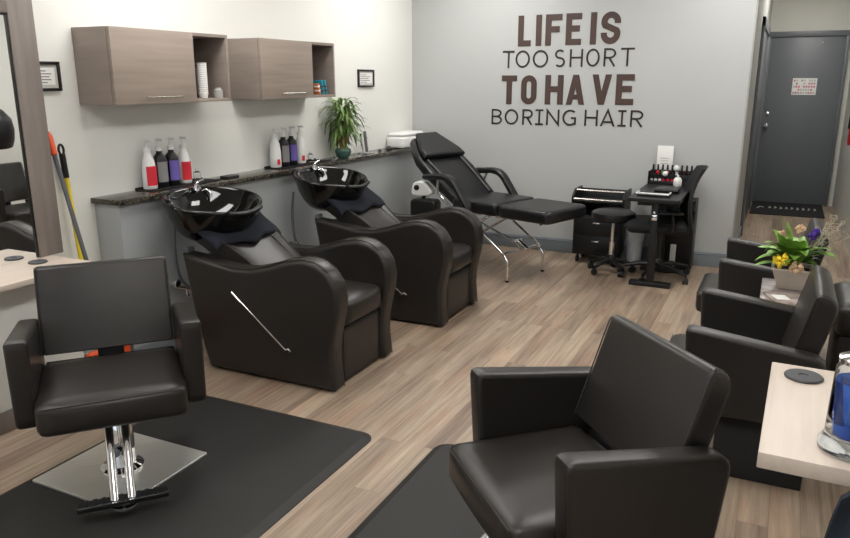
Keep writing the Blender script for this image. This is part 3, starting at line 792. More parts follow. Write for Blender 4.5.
# water hoses and valves on the knee wall
def hose(y, label, full=True):
    r = thing('water_hose', label, 'plumbing', (XK, y, 0))
    b = nb(); tube(b, [(.10, -.02, .80), (.09, -.03, .66), (.09, -.02, .50), (.10, .01, .42), (.14, .06, .36), (.20, .10, .30)], .009, 8, smooth=8); obj('hose', b, M['grey_pole'], r)
    b = nb()
    tube(b, [(0, -.02, .40), (.07, -.02, .40)], .010); tube(b, [(0, .05, .38), (.08, .05, .38)], .010); tube(b, [(.06, -.02, .40), (.09, .02, .39), (.12, .08, .37)], .013, smooth=4)
    tube(b, [(.08, .05, .38), (.08, .05, .33)], .012)
    obj('pipes', b, M['nickel'], r)
    for yy, zz in ((-.045, .43), (.07, .36)):
        b = nb(); lathe(b, [(0, 0), (.018, .004), (.026, .014), (.024, .028), (.010, .036), (0, .036)], 14, Matrix.Translation((.085, yy, zz)) @ Matrix.Rotation(PI/2, 4, 'Y'))
        tube(b, [(.06, yy, zz), (.09, yy, zz)], .007); obj('valve', b, M['chrome'], r)
hose(3.04, 'dark hose with chrome shut-off valves on the knee wall beside the near shampoo chair')
hose(4.16, 'dark hose and valves on the knee wall between the two shampoo chairs')

# ================================================================== rubber floor mats
def floor_mat(x0, y0, x1, y1, label):
    b = nb(); t = .018; be = .035; cr = .07
    o0 = rrect(x0, y0, x1, y1, cr, 8); o1 = rrect(x0+be, y0+be, x1-be, y1-be, cr*.7, 8)
    ra = [b.verts.new((p[0], p[1], .0005)) for p in o0]; rb = [b.verts.new((p[0], p[1], .004)) for p in o0]; rc = [b.verts.new((p[0], p[1], t)) for p in o1]
    n = len(ra)
    for i in range(n):
        j = (i+1) % n
        b.faces.new((ra[i], ra[j], rb[j], rb[i])); b.faces.new((rb[i], rb[j], rc[j], rc[i]))
    b.faces.new(rc); b.faces.new(ra)
    return tag(obj('floor_mat', b, M['mat_rubber'], ang=8), label, 'floor mat', 'rubber mats')
floor_mat(-2.56, .95, -1.495, 2.61, 'black rubber mat under the left styling chair')
floor_mat(-1.215, .85, -.16, 2.68, 'black rubber mat under the right styling chair')

# ================================================================== salon armchairs
A_O, A_T = .335, .078
def chair_shell(r, lean=.33, Hh=.360):
    """seat top is at local z=0; faces -Y"""
    b = nb(); cushion(b, (-.254, -.272, -.128), (.254, .20, 0), .030, .012, n=7)
    seam(b, [(-.235, -.272, -.012), (.235, -.272, -.012)]); obj('seat', b, [M['leather'], M['leather_seam']], r)
    for s in (-1, 1):
        b = nb(); pr_ = [(-.170, .214), (.330, .156), (.290, -.128), (-.150, -.132)]
        pp = []
        m = len(pr_)
        for i in range(m):                            # rounded corners
            a, c, d = Vector(pr_[i-1]), Vector(pr_[i]), Vector(pr_[(i+1) % m]); rr = .055 if i == 1 else .024
            e1 = (a-c).normalized()*rr; e2 = (d-c).normalized()*rr
            for k in range(5):
                t = k/4; pp.append(tuple((c+e1)*(1-t)**2+c*2*t*(1-t)+(c+e2)*t*t))
        x0, x1 = sorted((s*(A_O-A_T), s*A_O))
        pp = [(p.x, p.y) for p in resample([(p[0], p[1], 0) for p in pp], 90, True)]
        rprism(b, pp, x0, x1, .016, YZ, 4, fan=True)
        for xs in (x0+.012, x1-.012):
            q_ = [Vector(p) for p in pp]; cen = Vector((.08, .04)); tube(b, [(xs+(-.003 if xs < (x0+x1)/2 else .003)*1.6, p.x+(cen.x-p.x)*.018, p.y+(cen.y-p.y)*.04) for p in q_+[q_[0]]], .0022, 6, mi=1)
        obj('armrest', b, [M['leather'], M['leather_seam']], r)
    b = nb(); th = .088
    mx = Matrix.Translation((0, .182, .034)) @ Matrix.Rotation(-lean, 4, 'X')
    pr_ = [(0, .0), (0, Hh-.02)]+[(.02-.02*math.cos(a), Hh-.02+.02*math.sin(a)) for a in [PI/2*k/4 for k in range(1, 5)]]
    pr_ += [(th-.055+.055*math.sin(a), Hh-.055+.055*math.cos(a)) for a in [PI/2*k/6 for k in range(0, 7)]]+[(th, .02), (th-.02, 0), (.02, -.004)]
    rprism(b, pr_, -.255, .255, .018, lambda u, v, h: tuple(mx @ Vector((h, u, v))), 4)
    for xs in (-.251, .251):
        tube(b, [tuple(mx @ Vector((xs*1.004, .014+(p[0]-.014)*.9+.0, .01+(p[1]-.01)*.975))) for p in pr_+[pr_[0]]], .0024, 6, mi=1)
    obj('backrest', b, [M['leather'], M['leather_seam']], r)
    b = nb(); box(b, (-.05, .205, -.10), (.05, .30, .10), .012); box(b, (-.254, .235, -.11), (.254, .285, -.03), .01); obj('back_bracket', b, M['black_matte'], r)
    b = nb(); box(b, (-.17, -.17, -.150), (.17, .17, -.126), .004); obj('seat_plate', b, M['black'], r)
def styling_chair(x, y, s, th, label):
    r = thing('styling_chair', label, 'styling chair', (x, y, s), th, 'hydraulic styling chairs')
    chair_shell(r)
    z0 = .0195-s                                     # mat top
    mx = Matrix.Rotation(-th, 4, 'Z')
    b = nb(); rprism(b, rrect(-.235, -.235, .235, .235, .008, 3), z0, z0+.011, .002, lambda u, v, h: tuple(mx @ Vector((u, v, h)))); obj('base_plate', b, M['steel'], r)
    b = nb(); lathe(b, [(0, z0+.010), (.085, z0+.010), (.083, z0+.018), (.060, z0+.026), (.054, z0+.03), (.054, -.17), (.05, -.165), (.030, -.165), (.030, -.15), (0, -.15)], 32); obj('pump_column', b, M['chrome'], r)
    for sx in (-.029, .029):
        b = nb(); tube(b, [(sx, .02, -.148), (sx, -.13, -.158), (sx, -.19, -.185), (sx, -.345, z0+.075), (sx, -.36, z0+.062)], .0165, 12, smooth=5); obj('footrest_tube', b, M['chrome'], r)
    b = nb(); rprism(b, rrect(-.155, -.375, .155, -.325, .008, 3), z0+.045, z0+.068, .006, XY)
    for k in range(9): box(b, (-.13+k*.029, -.372, z0+.066), (-.115+k*.029, -.328, z0+.071), .001)
    obj('footrest_bar', b, M['black'], r)
    b = nb(); lathe(b, [(0, 0), (.05, 0), (.05, .01), (0, .014)], 20, Matrix.Translation((0, -.335, z0+.030))); obj('footrest_foot', b, M['chrome'], r)
    b = nb(); tube(b, [(.03, .06, -.17), (.16, .10, -.18), (.235, .05, -.185), (.20, -.045, -.185), (.10, -.03, -.18), (.03, .02, -.17)], .0055, 8, smooth=3); obj('pump_pedal', b, M['chrome'], r)
    return r
styling_chair(-2.27, 1.885, .448, .85, 'brown leather styling chair at left facing the camera, on a square steel base')
styling_chair(-.487, 1.945, .434, -.815, 'large brown leather styling chair in the right foreground, turned toward the left')
def waiting_chair(x, y, s, label):
    r = thing('waiting_chair', label, 'armchair', (x, y, s), -PI/2, 'leather waiting chairs by the right wall')
    chair_shell(r, .24, .36)
    b = nb(); box(b, (-.27, -.03, -.408), (.27, .30, -.15), .006); obj('plinth', b, M['black_matte'], r)
    return r
waiting_chair(-.088, 3.185, .410, 'brown leather waiting chair nearer the camera, beside the flower pot')
waiting_chair(-.066, 4.455, .404, 'farthest brown leather waiting chair, nearest the hall opening')

# hooded dryer behind the far waiting chair
hd = thing('hood_dryer', 'black hooded hair dryer on a wall bracket above the far waiting chair', 'hair dryer', (.86, 4.78, 0))
b = nb(); box(b, (-.02, -.06, .9), (.288, .06, 1.2), .01); obj('wall_bracket', b, M['black'], hd)
b = nb(); tube(b, [(.0, 0, 1.05), (-.06, 0, 1.10), (-.12, 0, 1.13)], .018, smooth=4); obj('arm', b, M['chrome'], hd)
b = nb(); lathe(b, [(.20, -.17), (.215, -.165), (.225, -.10), (.22, .0), (.19, .10), (.12, .17), (0, .195), (0, .18), (.11, .155), (.175, .09), (.2, 0), (.205, -.1)], 32, Matrix.Translation((-.22, -.05, 1.10)) @ Matrix.Rotation(-.25, 4, 'Y')); obj('hood', b, M['black'], hd)

lo = thing('leather_ottoman', 'brown leather ottoman behind the flower pot at the right edge', 'ottoman', (.58, 3.93, 0))
b = nb(); cushion(b, (-.27, -.25, .40), (.27, .24, .56), .04, .01); seam(b, [(-.24, -.25, .535), (.24, -.25, .535)]); obj('cushion', b, [M['leather'], M['leather_seam']], lo)
b = nb(); box(b, (-.25, -.23, .0), (.25, .22, .405), .01); obj('base', b, M['leather'], lo)

# side table, magazines, flower pot
sdt = thing('side_table', 'low side table with marbled top between the two waiting chairs', 'side table', (.24, 3.82, 0))
b = nb(); rprism(b, rrect(-.255, -.27, .02, .27, .008, 2), .52, .55, .003, XY); obj('table_top', b, M['stone_top'], sdt)
for sx in (-.22, -.02):
    for sy in (-.23, .23):
        b = nb(); box(b, (sx-.018, sy-.018, 0), (sx+.018, sy+.018, .519), .003); obj('leg', b, M['black_matte'], sdt)
for (x, y, z, a, l) in ((.11, 3.70, .551, .35, 'open glossy magazine lying on the marbled side table'),):
    b = nb(); box(b, (-.08, -.11, 0), (.08, .11, .006), .001); box(b, (-.06, -.02, .006), (.0, .06, .0066), mi=1); tag(obj('magazine', b, [M['mag_a'], M['paper']], loc=(x, y, z), rot=(0, 0, a)), l, 'magazine')
fp = thing('flower_pot', 'pale square planter with yellow, cream and violet flowers on the side table', 'flower arrangement', (.115, 3.94, .551))
b = nb()
def sq(r_, z, k=.9): return [b.verts.new((p[0], p[1], z)) for p in rrect(-r_, -r_*k, r_, r_*k, r_*.12, 3)]
rg = [sq(.055, 0), sq(.060, .004), sq(.088, .095), sq(.095, .10), sq(.093, .108), sq(.083, .105), sq(.078, .085)]
for p_, q_ in zip(rg, rg[1:]):
    for i in range(len(p_)): b.faces.new((p_[i], p_[(i+1) % len(p_)], q_[(i+1) % len(p_)], q_[i]))
b.faces.new(rg[0]); b.faces.new(rg[-1]); obj('planter', b, M['planter'], fp)
b = nb(); rprism(b, rrect(-.076, -.068, .076, .068, .01, 2), .075, .09, .004, XY); obj('soil', b, M['soil'], fp)
b = nb()
for i in range(46):
    a = random.random()*2*PI; el = random.uniform(.8, 2.6)
    if math.sin(a) < -.35: el += 1.2
    leaf(b, (.03*math.cos(a), .03*math.sin(a), .10+.05*random.random()), (math.cos(a), math.sin(a), el), random.uniform(.11, .20), random.uniform(.05, .075), random.uniform(.8, 2.2), 6)
leaf(b, (-.02, .02, .20), (-.45, .0, 1.3), .17, .05, .3, 6); leaf(b, (-.01, .03, .17), (-.2, .1, 1), .16, .05, .4, 6); leaf(b, (-.03, -.02, .12), (-1, -.4, .3), .16, .055, .6, 6)
obj('leaves', b, M['leaf_light'], fp)
def bloom(b, c, R_, n, sz, sq_=.7):
    for i in range(n):
        d = Vector((random.gauss(0, 1), random.gauss(0, 1), random.gauss(0, 1)*sq_)); d.normalize(); d *= R_*random.random()**.33
        t = bmesh.new(); bmesh.ops.create_icosphere(t, subdivisions=1, radius=sz); merge(b, t, Matrix.Translation(Vector(c)+d) @ Euler((random.random()*6, random.random()*6, 0)).to_matrix().to_4x4() @ Matrix.Diagonal((1, 1, .35, 1)))
b = nb(); bloom(b, (-.055, -.085, .150), .034, 60, .012); obj('yellow_flower', b, M['petal_y'], fp)
b = nb(); bloom(b, (.015, -.10, .125), .030, 40, .011); obj('cream_flower', b, M['petal_c'], fp)
b = nb(); bloom(b, (.01, .03, .29), .024, 26, .009); obj('cream_flower', b, M['petal_c'], fp)
b = nb(); bloom(b, (-.06, .05, .26), .018, 18, .008); obj('cream_flower', b, M['petal_c'], fp)
b = nb(); bloom(b, (.075, .03, .27), .027, 40, .010, 1.6); obj('violet_flower', b, M['petal_v'], fp)
b = nb()
for i in range(15):
    a = random.uniform(-.9, 1.2); L_ = random.uniform(.14, .30); p0 = V(.05, .02, .15); d = V(math.cos(a)*.55, math.sin(a)*.5, random.uniform(.3, 1.2)).normalized()
    p1 = p0+d*L_; tube(b, [p0, p0+d*L_*.5+V(0, 0, .01), p1], [.0016, .001], 4)
    for k in range(7):
        q_ = p0+d*L_*(.55+.07*k); e = Vector((random.gauss(0, 1), random.gauss(0, 1), random.gauss(0, .8))).normalized()*.024
        tube(b, [q_, q_+e], .0012, 4)
        for u in range(2):
            t = bmesh.new(); bmesh.ops.create_icosphere(t, subdivisions=0, radius=.003); merge(b, t, Matrix.Translation(q_+e*(1-u*.5)))
obj('dry_twigs', b, M['twig'], fp)

# ================================================================== facial bed
ang = math.atan2(.324, -.946)                       # +X local = towards the head
fb = thing('facial_bed', 'black padded facial bed with raised headrest and chrome legs', 'treatment bed', (-1.40, 5.445, 0), ang)
# local: x 0 foot -> 1.7 head ; local +Y points to the camera side
def bedpad(outline, z0, z1, r, name, mx=None, dome=.0):
    b = nb(); f = (lambda u, v, h: (u, v, h)) if mx is None else (lambda u, v, h: tuple(mx @ Vector((u, v, h))))
    rprism(b, outline, z0, z1, r, f, 4); return obj(name, b, M['black_leather'], fb)
bedpad(rrect(.0, -.275, .50, .275, .06), .500, .60, .03, 'foot_cushion')
bedpad(rrect(.505, -.27, .98, .27, .04), .500, .605, .03, 'seat_cushion')
mxb = Matrix.Translation((.96, 0, .535)) @ Matrix.Rotation(-math.radians(36), 4, 'Y')
bedpad([(0, -.25), (.0, .25), (.35, .295), (.52, .285), (.66, .225), (.78, .15), (.80, .08), (.80, -.08), (.78, -.15), (.66, -.225), (.52, -.285), (.35, -.295)], -.01, .075, .028, 'back_cushion', mxb)
for s in (-1, 1):
    b = nb(); tube(b, [tuple(mxb @ V(.03, s*.185, .072)), tuple(mxb @ V(.25, s*.20, .076)), tuple(mxb @ V(.48, s*.21, .073))], .020, 10, smooth=4)
    obj('back_bolster', b, M['black_leather'], fb)
bedpad([(.49, -.25), (.49, .25), (.57, .24), (.79, .12), (.795, -.12), (.57, -.24)], .076, .130, .024, 'head_cushion', mxb)
for s in (-1, 1):
    b = nb(); y = s*.315
    P_ = [(1.24, y, .758), (1.02, y, .778), (.945, y, .768), (.89, y, .73), (.82, y, .64), (.74, y, .54)]
    pts = [Vector(p) for p in P_]; pts = resample(pts, 20)
    rings = []
    for i, p in enumerate(pts):
        t = (pts[min(i+1, 19)]-pts[max(i-1, 0)]).normalized(); nn = V(0, 1, 0).cross(t).normalized()
        k = .7 if i in (0, 19) else 1
        rings.append([b.verts.new(p+V(0, 1, 0)*a_*k+nn*c_*k) for a_, c_ in ((-.038, -.012), (-.026, -.024), (.026, -.024), (.038, -.012), (.038, .012), (.026, .024), (-.026, .024), (-.038, .012))])
    for a_, c_ in zip(rings, rings[1:]):
        for k in range(8): b.faces.new((a_[k], a_[(k+1) % 8], c_[(k+1) % 8], c_[k]))
    b.faces.new(rings[0]); b.faces.new(rings[-1])
    ar = obj('armrest', b, M['black_leather'], fb)
    b = nb(); tube(b, [(1.08, y, .76), (1.10, s*.29, .64), (1.0, s*.25, .52)], .011, smooth=4); obj('arm_strut', b, M['chrome'], ar)
b = nb()
for s in (-1, 1): tube(b, [(.10, s*.2, .505), (1.0, s*.2, .488)], .011)
for x in (.12, .55, .96): tube(b, [(x, -.2, .505), (x, .2, .488)], .011)
obj('frame', b, M['chrome'], fb)
for s in (-1, 1):
    b = nb(); y = s*.235+.035; tube(b, [(.37, y, .012), (.37, y, .15), (.39, y, .185), (.46, y, .25), (.86, y, .49)], .0125, smooth=3)
    lg = obj('leg', b, M['chrome'], fb); b = nb(); lathe(b, [(0, 0), (.0145, 0), (.0145, .014), (0, .014)], 14, Matrix.Translation((.37, y, 0))); obj('rubber_foot', b, M['black'], lg)
    b = nb(); y = s*.205; tube(b, [(1.12, y, .012), (1.12, y, .15), (1.10, y, .185), (1.0, y, .26), (.62, y, .49)], .0125, smooth=3)
    lg = obj('leg', b, M['chrome'], fb); b = nb(); lathe(b, [(0, 0), (.0145, 0), (.0145, .014), (0, .014)], 14, Matrix.Translation((1.12, y, 0))); obj('rubber_foot', b, M['black'], lg)
b = nb(); tube(b, [(.425, -.20, .215), (.425, .27, .215)], .010); tube(b, [(1.06, -.205, .22), (1.06, .205, .22)], .010)
tube(b, [(.425, .02, .22), (.50, .0, .26), (.98, 0, .40)], .009); tube(b, [(.36, .02, .225), (.47, .0, .275)], .020); tube(b, [(.48, -.05, .28), (.48, .07, .28)], .010)
obj('brace', b, M['chrome'], fb)

# magnifier lamp / steamer stand at the bed head: white head with black stand
ml = thing('facial_lamp', 'white and black facial lamp beside the head of the facial bed', 'lamp', (-2.695, 5.575, 0))
b = nb(); lathe(b, [(0, 0), (.17, 0), (.17, .02), (.05, .05), (.018, .07), (.018, .62), (0, .62)], 24); obj('stand', b, M['black'], ml)
b = nb(); rprism(b, spline2([(-.085, .60), (-.09, .68), (-.05, .715), (.02, .71), (.09, .64), (.06, .60)], 5), -.045, .045, .015, XZ); obj('head', b, M['white'], ml)
b = nb(); lathe(b, [(0, 0), (.024, 0), (.022, .01), (0, .012)], 16, Matrix.Translation((-.045, -.045, .665)) @ Matrix.Rotation(PI/2, 4, 'X')); obj('knob', b, M['black'], ml)
b = nb(); rprism(b, rrect(-.10, .34, .14, .57, .04), -.07, .06, .02, XZ); obj('case', b, M['black'], ml)

# ================================================================== rolling cart
rc = thing('rolling_cart', 'black rolling drawer cart with silver rails beside the facial bed', 'cart', (-1.352, 6.33, 0))
b = nb(); box(b, (-.20, -.14, .075), (.20, .14, .42), .006); obj('body', b, M['black'], rc)
for z in (.10, .26):
    b = nb(); box(b, (-.185, -.152, z), (.185, -.14, z+.145), .004); d = obj('drawer', b, M['black'], rc)
    b = nb(); box(b, (-.03, -.16, z+.095), (.03, -.152, z+.108), .003); obj('handle', b, M['chrome'], d)
b = nb()
for s in (-1, 1): rprism(b, [(-.14, .42), (.14, .42), (.15, .635), (-.06, .635), (-.15, .575)], s*.215-.010, s*.215+.010, .004, YZ)
box(b, (-.205, -.13, .53), (.205, .14, .545), .003); box(b, (-.205, .125, .42), (.205, .14, .62), .003)
obj('tray', b, M['black'], rc)
for y, z in ((-.145, .56), (-.06, .625)):
    b = nb(); tube(b, [(-.205, y, z), (.205, y, z)], .009); obj('rail', b, M['nickel'], rc)
for sx in (-.16, .16):
    for sy in (-.10, .10):
        b = nb(); lathe(b, [(0, -.012), (.026, -.012), (.028, 0), (.026, .012), (0, .012)], 18, Matrix.Translation((sx, sy, .029)) @ Matrix.Rotation(PI/2, 4, 'Y')); tube(b, [(sx, sy, .04), (sx, sy, .08)], .010); obj('caster', b, M['black'], rc)

def star_base(r, n, R_, z, m, a0=0, name='base'):
    b = nb()
    for i in range(n):
        a = a0+2*PI*i/n; c_, s_ = math.cos(a), math.sin(a)
        tube(b, [(0, 0, z), (c_*R_*.5, s_*R_*.5, z-.005), (c_*R_, s_*R_, z-.04)], [.024, .014], 8)
    lathe(b, [(0, z-.03), (.035, z-.03), (.035, z+.03), (.02, z+.05), (0, z+.05)], 18); o = obj(name, b, m, r)
    for i in range(n):
        a = a0+2*PI*i/n; c_, s_ = math.cos(a)*R_, math.sin(a)*R_
        b = nb()
        for q_ in (-.012, .012): lathe(b, [(0, -.008), (.024, -.008), (.026, 0), (.024, .008), (0, .008)], 16, Matrix.Translation((c_, s_, .0265)) @ Matrix.Rotation(a+.8, 4, 'Z') @ Matrix.Translation((q_, 0, 0)) @ Matrix.Rotation(PI/2, 4, 'Y'))
        tube(b, [(c_, s_, .03), (c_, s_, z-.03)], .009); obj('caster', b, M['black'], r)
so = thing('rolling_stool', 'round black rolling stool with chrome post in front of the cart', 'stool', (-1.17, 5.975, 0), 0)
b = nb(); lathe(b, [(0, .44), (.15, .44), (.172, .455), (.178, .48), (.172, .505), (.14, .52), (0, .525)], 36); obj('seat', b, M['black_leather'], so)
b = nb(); tube(b, [(0, 0, .12), (0, 0, .44)], .013); tube(b, [(0, 0, .12), (0, 0, .26)], .022); obj('post', b, M['chrome'], so)
star_base(so, 5, .18, .105, M['black'], .367)

# ================================================================== nail desk
nd = thing('nail_desk', 'narrow black nail desk standing end-on to the back wall', 'desk', (-.805, 5.53, 0))
b = nb(); rprism(b, rrect(-.185, 0, .19, .94, .02), .672, .70, .005, XY); obj('desk_top', b, M['black'], nd)
for y, nm in ((.16, 'leg'), (.66, 'leg')):
    b = nb(); box(b, (-.026, y-.03, .02), (.026, y+.03, .672), .004); box(b, (-.155, y-.04, 0), (.155, y+.04, .035), .005); obj('leg', b, M['black'], nd)
b = nb(); box(b, (-.16, .30, .60), (.16, .76, .671), .004); obj('drawer_box', b, M['black'], nd)
b = nb(); box(b, (-.02, .128, .52), (.02, .129, .56), .002); lathe(b, [(0, 0), (.012, 0), (.01, .02), (0, .022)], 12, Matrix.Translation((0, .13, .58)) @ Matrix.Rotation(PI/2, 4, 'X')); obj('height_lock', b, M['chrome'], nd)
dw = thing('dust_collector', 'low silver edged arm rest on the near end of the nail desk', 'arm rest', (-.83, 5.70, .7))
b = nb(); rprism(b, rrect(-.115, -.06, .115, .10, .02), .0, .012, .003, XY); obj('body', b, M['black_matte'], dw)
b = nb(); tube(b, [(-.115, .07, .02), (-.118, -.06, .022), (.118, -.06, .022), (.115, .07, .02)], .0075); obj('trim', b, M['white'], dw)
b = nb(); cushion(b, (-.09, -.12, 0), (.09, .12, .024), .010, .003); tag(obj('hand_cushion', b, M['black_leather'], loc=(-.765, 5.98, .7045)), 'small black hand cushion on the nail desk', 'cushion')
rk = thing('polish_rack', 'black two-step nail polish rack at the wall end of the desk', 'rack', (-.80, 6.40, .7005))
b = nb(); box(b, (-.175, -.04, 0), (.175, .075, .012), .002); box(b, (-.175, .01, .012), (.175, .075, .074), .002); box(b, (-.175, .066, 0), (.175, .075, .11), .002)
box(b, (-.183, -.04, 0), (-.175, .075, .105), .002); box(b, (.175, -.04, 0), (.183, .075, .105), .002); box(b, (-.175, -.044, 0), (.175, -.038, .03), .002)
obj('shelves', b, M['black'], rk)
def polish(x, y, z, m, label):
    r = thing('nail_polish', label, 'nail polish', (x, y, z), 0, 'nail polish bottles on the rack')
    b = nb(); lathe(b, [(0, 0), (.011, 0), (.0125, .004), (.0125, .028), (.006, .033), (0, .033)], 12); obj('bottle', b, M[m], r)
    b = nb(); lathe(b, [(0, .0335), (.0095, .0335), (.0075, .082), (0, .083)], 12); obj('cap', b, M['black'], r)
back_c = ['polish_d', 'polish_r', 'polish_g', 'polish_p', 'polish_d', 'polish_w', 'polish_d', 'polish_d', 'polish_d']
nmz = {'polish_d': 'dark', 'polish_r': 'red', 'polish_g': 'green', 'polish_p': 'pink', 'polish_w': 'white', 'polish_c': 'clear'}
for i, m in enumerate(back_c):
    polish(-.955+i*.0385, 6.44, .776, m, 'black capped %s nail polish, number %s from the left on the upper step' % (nmz[m], ['one', 'two', 'three', 'four', 'five', 'six', 'seven', 'eight', 'nine'][i]))
for i, m in enumerate(['polish_c', 'polish_w', 'polish_w', 'polish_r', 'polish_r', 'polish_r']):
    polish(-.955+i*.033, 6.385, .7135, m, '%s nail polish, number %s from the left on the lower step' % (nmz[m], ['one', 'two', 'three', 'four', 'five', 'six'][i]))
for x, y, z, s, l in ((-.845, 6.365, .79, .022, 'round white puff on the left of the polish rack'), (-.765, 6.42, .835, .026, 'round white puff at the top of the polish rack'), (-.735, 6.31, .702, .034, 'glass jar with white cotton in front of the rack')):
    b = nb()
    if s < .03: lathe(b, [(0, -s), (s*.5, -s*.85), (s*.9, -s*.4), (s, 0), (s*.9, s*.45), (s*.5, s*.85), (0, s)], 16); o = obj('cotton_puff', b, M['white'], loc=(x, y, z)); tag(o, l, 'cotton puff')
    else: lathe(b, [(0, 0), (s*.9, 0), (s, .01), (s, .05), (s*.6, .07), (s*.25, .075), (s*.25, .09), (0, .095)], 20); o = obj('cotton_jar', b, M['polish_w'], loc=(x, y, z)); tag(o, l, 'jar')
b = nb(); box(b, (-.065, -.002, 0), (.065, .002, .20), .001)
for i in range(3): box(b, (-.035, -.0026, .05+i*.022), (.03, -.002, .053+i*.022), mi=1)
tag(obj('card_sign', b, [M['paper'], M['ink']], loc=(-.875, 6.487, .81), rot=(-.06, 0, 0)), 'white card sign propped behind the polish rack', 'card')
bx2 = thing('storage_tower', 'black storage cabinet on the floor behind the nail desk', 'cabinet', (-.755, 6.39, 0))
b = nb(); box(b, (-.16, -.10, .0), (.18, .11, .59), .006); obj('body', b, M['black'], bx2)
b = nb(); box(b, (-.15, -.108, .03), (.17, -.10, .57), .004); obj('door', b, M['black'], bx2)
b = nb(); box(b, (-.022, -.014, 0), (.022, .014, .22), .006); tag(obj('paper_roll', b, M['paper'], loc=(-.72, 6.262, .001)), 'white paper pack standing in front of the black cabinet', 'paper')
bb = thing('waste_bin', 'small frosted waste bin with white liner beneath the nail desk', 'bin', (-1.04, 6.30, 0))
b = nb(); lathe(b, [(0, 0), (.055, 0), (.057, .005), (.072, .29), (.069, .29), (.053, .01), (0, .01)], 28); obj('bucket', b, M['bin'], bb)
b = nb(); lathe(b, [(.070, .22), (.078, .235), (.076, .26), (.0795, .28), (.077, .30), (.070, .305), (.062, .27)], 28, fn=lambda p: p+V(.002*math.sin(p.z*200+p.x*90), .002*math.sin(p.y*120), 0)); obj('liner', b, M['liner'], bb)

# office chair
oc = thing('office_chair', 'black mesh back office chair pulled up to the nail desk', 'chair', (-.80, 5.985, 0), math.radians(15))
star_base(oc, 5, .28, .11, M['black'], -.813)
b = nb(); tube(b, [(0, 0, .12), (0, 0, .40)], .022); obj('gas_lift', b, M['black'], oc)
b = nb(); cushion(b, (-.27, -.22, .395), (.19, .22, .47), .035, .01); obj('seat', b, M['mesh_black'], oc)
b = nb(); n, m = 10, 12; g = {}
for i in range(n+1):
    s = i/n*2-1
    for j in range(m+1):
        t = j/m; wd = (.16+.07*math.sin(PI*min(1, t*1.15+.1)))*(1-.12*t)
        x = .20-.05*math.sin(t*PI*1.0)*0+.02-.055*math.sin(PI*t*.9)+.075*t*t+.035*(1-s*s)-.02
        g[i, j] = V(x, s*wd, .40+.49*t+.015*(1-s*s)*t)
tp2 = {k: b.verts.new(v) for k, v in g.items()}; bt2 = {k: b.verts.new(v+V(.022, 0, 0)) for k, v in g.items()}
for i in range(n):
    for j in range(m): b.faces.new((tp2[i, j], tp2[i+1, j], tp2[i+1, j+1], tp2[i, j+1])); b.faces.new((bt2[i, j], bt2[i, j+1], bt2[i+1, j+1], bt2[i+1, j]))
for i in range(n):
    for j in (0, m): b.faces.new((tp2[i, j], tp2[i+1, j], bt2[i+1, j], bt2[i, j]))
for j in range(m):
    for i in (0, n): b.faces.new((tp2[i, j], tp2[i, j+1], bt2[i, j+1], bt2[i, j]))
obj('backrest', b, M['mesh_black'], oc, ang=70)
b = nb(); tube(b, [(0, 0, .37), (.16, 0, .36), (.235, 0, .42), (.245, 0, .55)], .016, smooth=4); obj('back_support', b, M['black'], oc)
for s in (-1, 1):
    b = nb(); tube(b, [(.05, s*.235, .42), (.06, s*.26, .48), (.05, s*.255, .555)], .011, smooth=4); box(b, (-.07, s*.255-.022, .555), (.13, s*.255+.022, .575), .008); obj('armrest', b, M['black'], oc)

# ================================================================== hall items
b = nb(); rprism(b, rrect(-.40, -.50, .40, .50, .01, 2), .0, .012, .003, XY)
dmt = tag(obj('door_mat', b, M['black_matte'], loc=(.14, 9.955, .001)), 'black door mat with white pattern in front of the grey door', 'door mat')
b = nb()
for i in range(9):
    x = -.20+i*.062; 
    tube(b, [(x, -.05, .0135), (x+.022, .0+.03*math.sin(i*2), .0135), (x+.008, .08, .0135)], .007, 6)
tube(b, [(-.33, -.10, .0135), (-.30, .02, .0135), (-.26, -.02, .0135)], .008, 6)
obj('white_pattern', b, M['mount'], dmt)
b = nb(); box(b, (-.135, -.002, -.10), (.135, 0, .10))
rows_ = [(.62, .55, .5), (.5, .42, .5), (.35, .36, .33), (.55, .5, .35)]
sgm = [M['paper'], M['mag_a'], M['mount'], M['polish_p']]
for i in range(9):
    for j in range(5):
        if random.random() < .75: box(b, (-.125+i*.028, -.0028, -.088+j*.037), (-.105+i*.028, -.002, -.064+j*.037), mi=random.choice((1, 2, 3)))
tag(obj('door_notice', b, sgm, loc=(.175, YH-.0555, 1.465), smooth=False), 'white notice with rows of small pictures taped to the grey door', 'notice')
fe = thing('fire_extinguisher', 'red fire extinguisher on the right wall beyond the waiting chairs', 'fire extinguisher', (.60, 7.9, .96))
b = nb(); lathe(b, [(0, 0), (.05, 0), (.055, .01), (.055, .26), (.045, .30), (.018, .325), (.018, .34), (0, .34)], 22); obj('cylinder', b, M['red_ext'], fe)
b = nb(); box(b, (-.02, -.07, .335), (.02, .03, .36), .004); tube(b, [(0, -.01, .35), (-.05, -.04, .33), (-.06, -.03, .15)], .008, smooth=4); obj('valve', b, M['black'], fe)
b = nb(); box(b, (.05, -.03, .05), (.059, .03, .30), .004); obj('wall_bracket', b, M['black'], fe)

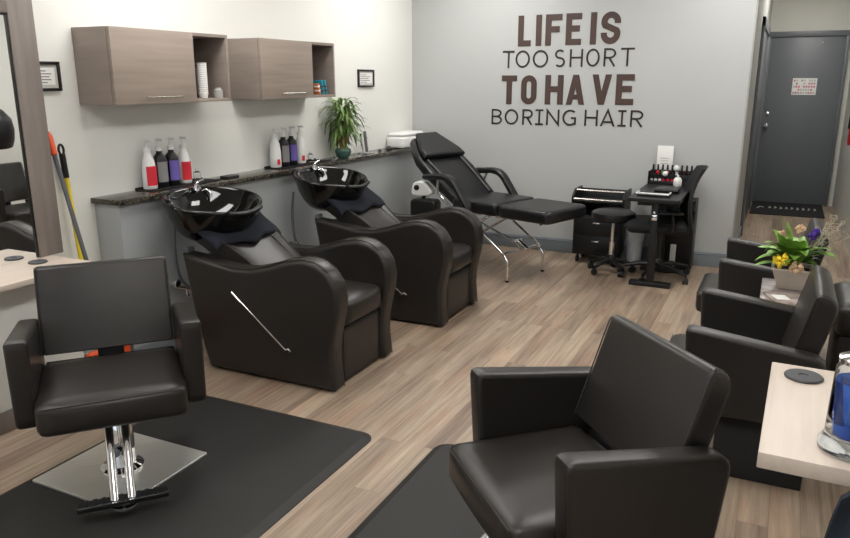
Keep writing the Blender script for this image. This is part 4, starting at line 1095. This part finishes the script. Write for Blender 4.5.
# ================================================================== right styling shelf
rs = thing('styling_shelf', 'pale wood styling shelf jutting in at the right edge', 'shelf', (.028, 1.69, 0), -.028)
b = nb(); box(b, (0, 0, .690), (.56, .62, .730), .003); obj('shelf_board', b, M['light_wood'], rs)
b = nb(); box(b, (.46, .05, 0), (.555, .59, .684), .003); obj('base_panel', b, M['wall_back'], rs)
pad(.128, 2.215, .7305, 'round dark grey tool rest set on the right styling shelf', .05)
b = nb(); box(b, (-.03, -.03, 0), (.03, .03, .045), .006); tag(obj('black_box', b, M['black'], loc=(.275, 2.30, .7305)), 'small black box at the back of the right shelf', 'box')
jr = thing('comb_jar', 'glass disinfectant jar of blue liquid with combs on the right shelf', 'jar', (.214, 1.785, .7305))
b = nb(); lathe(b, [(0, 0), (.058, 0), (.066, .006), (.066, .02), (.058, .032), (.055, .045), (.050, .20), (.045, .212), (.0425, .212), (.047, .20), (.052, .045), (.045, .034), (0, .03)], 36); obj('glass', b, M['glass'], jr)
b = nb(); lathe(b, [(0, .036), (.044, .038), (.0515, .047), (.0475, .17), (0, .17)], 32); obj('liquid', b, M['blue_liquid'], jr)
b = nb(); lathe(b, [(0, .213), (.047, .213), (.047, .223), (.02, .231), (.008, .234), (.008, .244), (.013, .250), (.008, .259), (0, .261)], 28); obj('lid', b, M['chrome'], jr)
for i, (dx, dy, m) in enumerate(((-.015, .01, 'polish_r'), (.012, -.012, 'teal'), (.0, .02, 'white'), (.02, .012, 'black'))):
    b = nb(); box(b, (dx-.008, dy-.002, .05), (dx+.008, dy+.002, .165), .001, mx=Matrix.Rotation(.06*(i-1.5), 4, 'Y')); obj('comb', b, M[m], jr)
# dark cloth hanging from a hook at the shelf's near end
b = nb(); n, m = 16, 14; g = {}
for i in range(n+1):
    for j in range(m+1):
        s = i/n; t = j/m
        g[i, j] = V(.195+.30*s-.02*math.sin(t*3), 1.62+.022*math.sin(s*14+t*2)+.01*math.sin(t*7),   .74-.45*t-.05*(1-s)*(1-t)+.02*math.sin(s*5))
tp2 = {k: b.verts.new(v) for k, v in g.items()}; bt2 = {k: b.verts.new(v+V(0, .02, 0)) for k, v in g.items()}
for i in range(n):
    for j in range(m): b.faces.new((tp2[i, j], tp2[i+1, j], tp2[i+1, j+1], tp2[i, j+1])); b.faces.new((bt2[i, j], bt2[i, j+1], bt2[i+1, j+1], bt2[i+1, j]))
for i in range(n):
    for j in (0, m): b.faces.new((tp2[i, j], tp2[i+1, j], bt2[i+1, j], bt2[i, j]))
for j in range(m):
    for i in (0, n): b.faces.new((tp2[i, j], tp2[i, j+1], bt2[i, j+1], bt2[i, j]))
tag(obj('cape', b, M['denim'], ang=80), 'dark blue cape hanging from the near edge of the right shelf', 'cape')
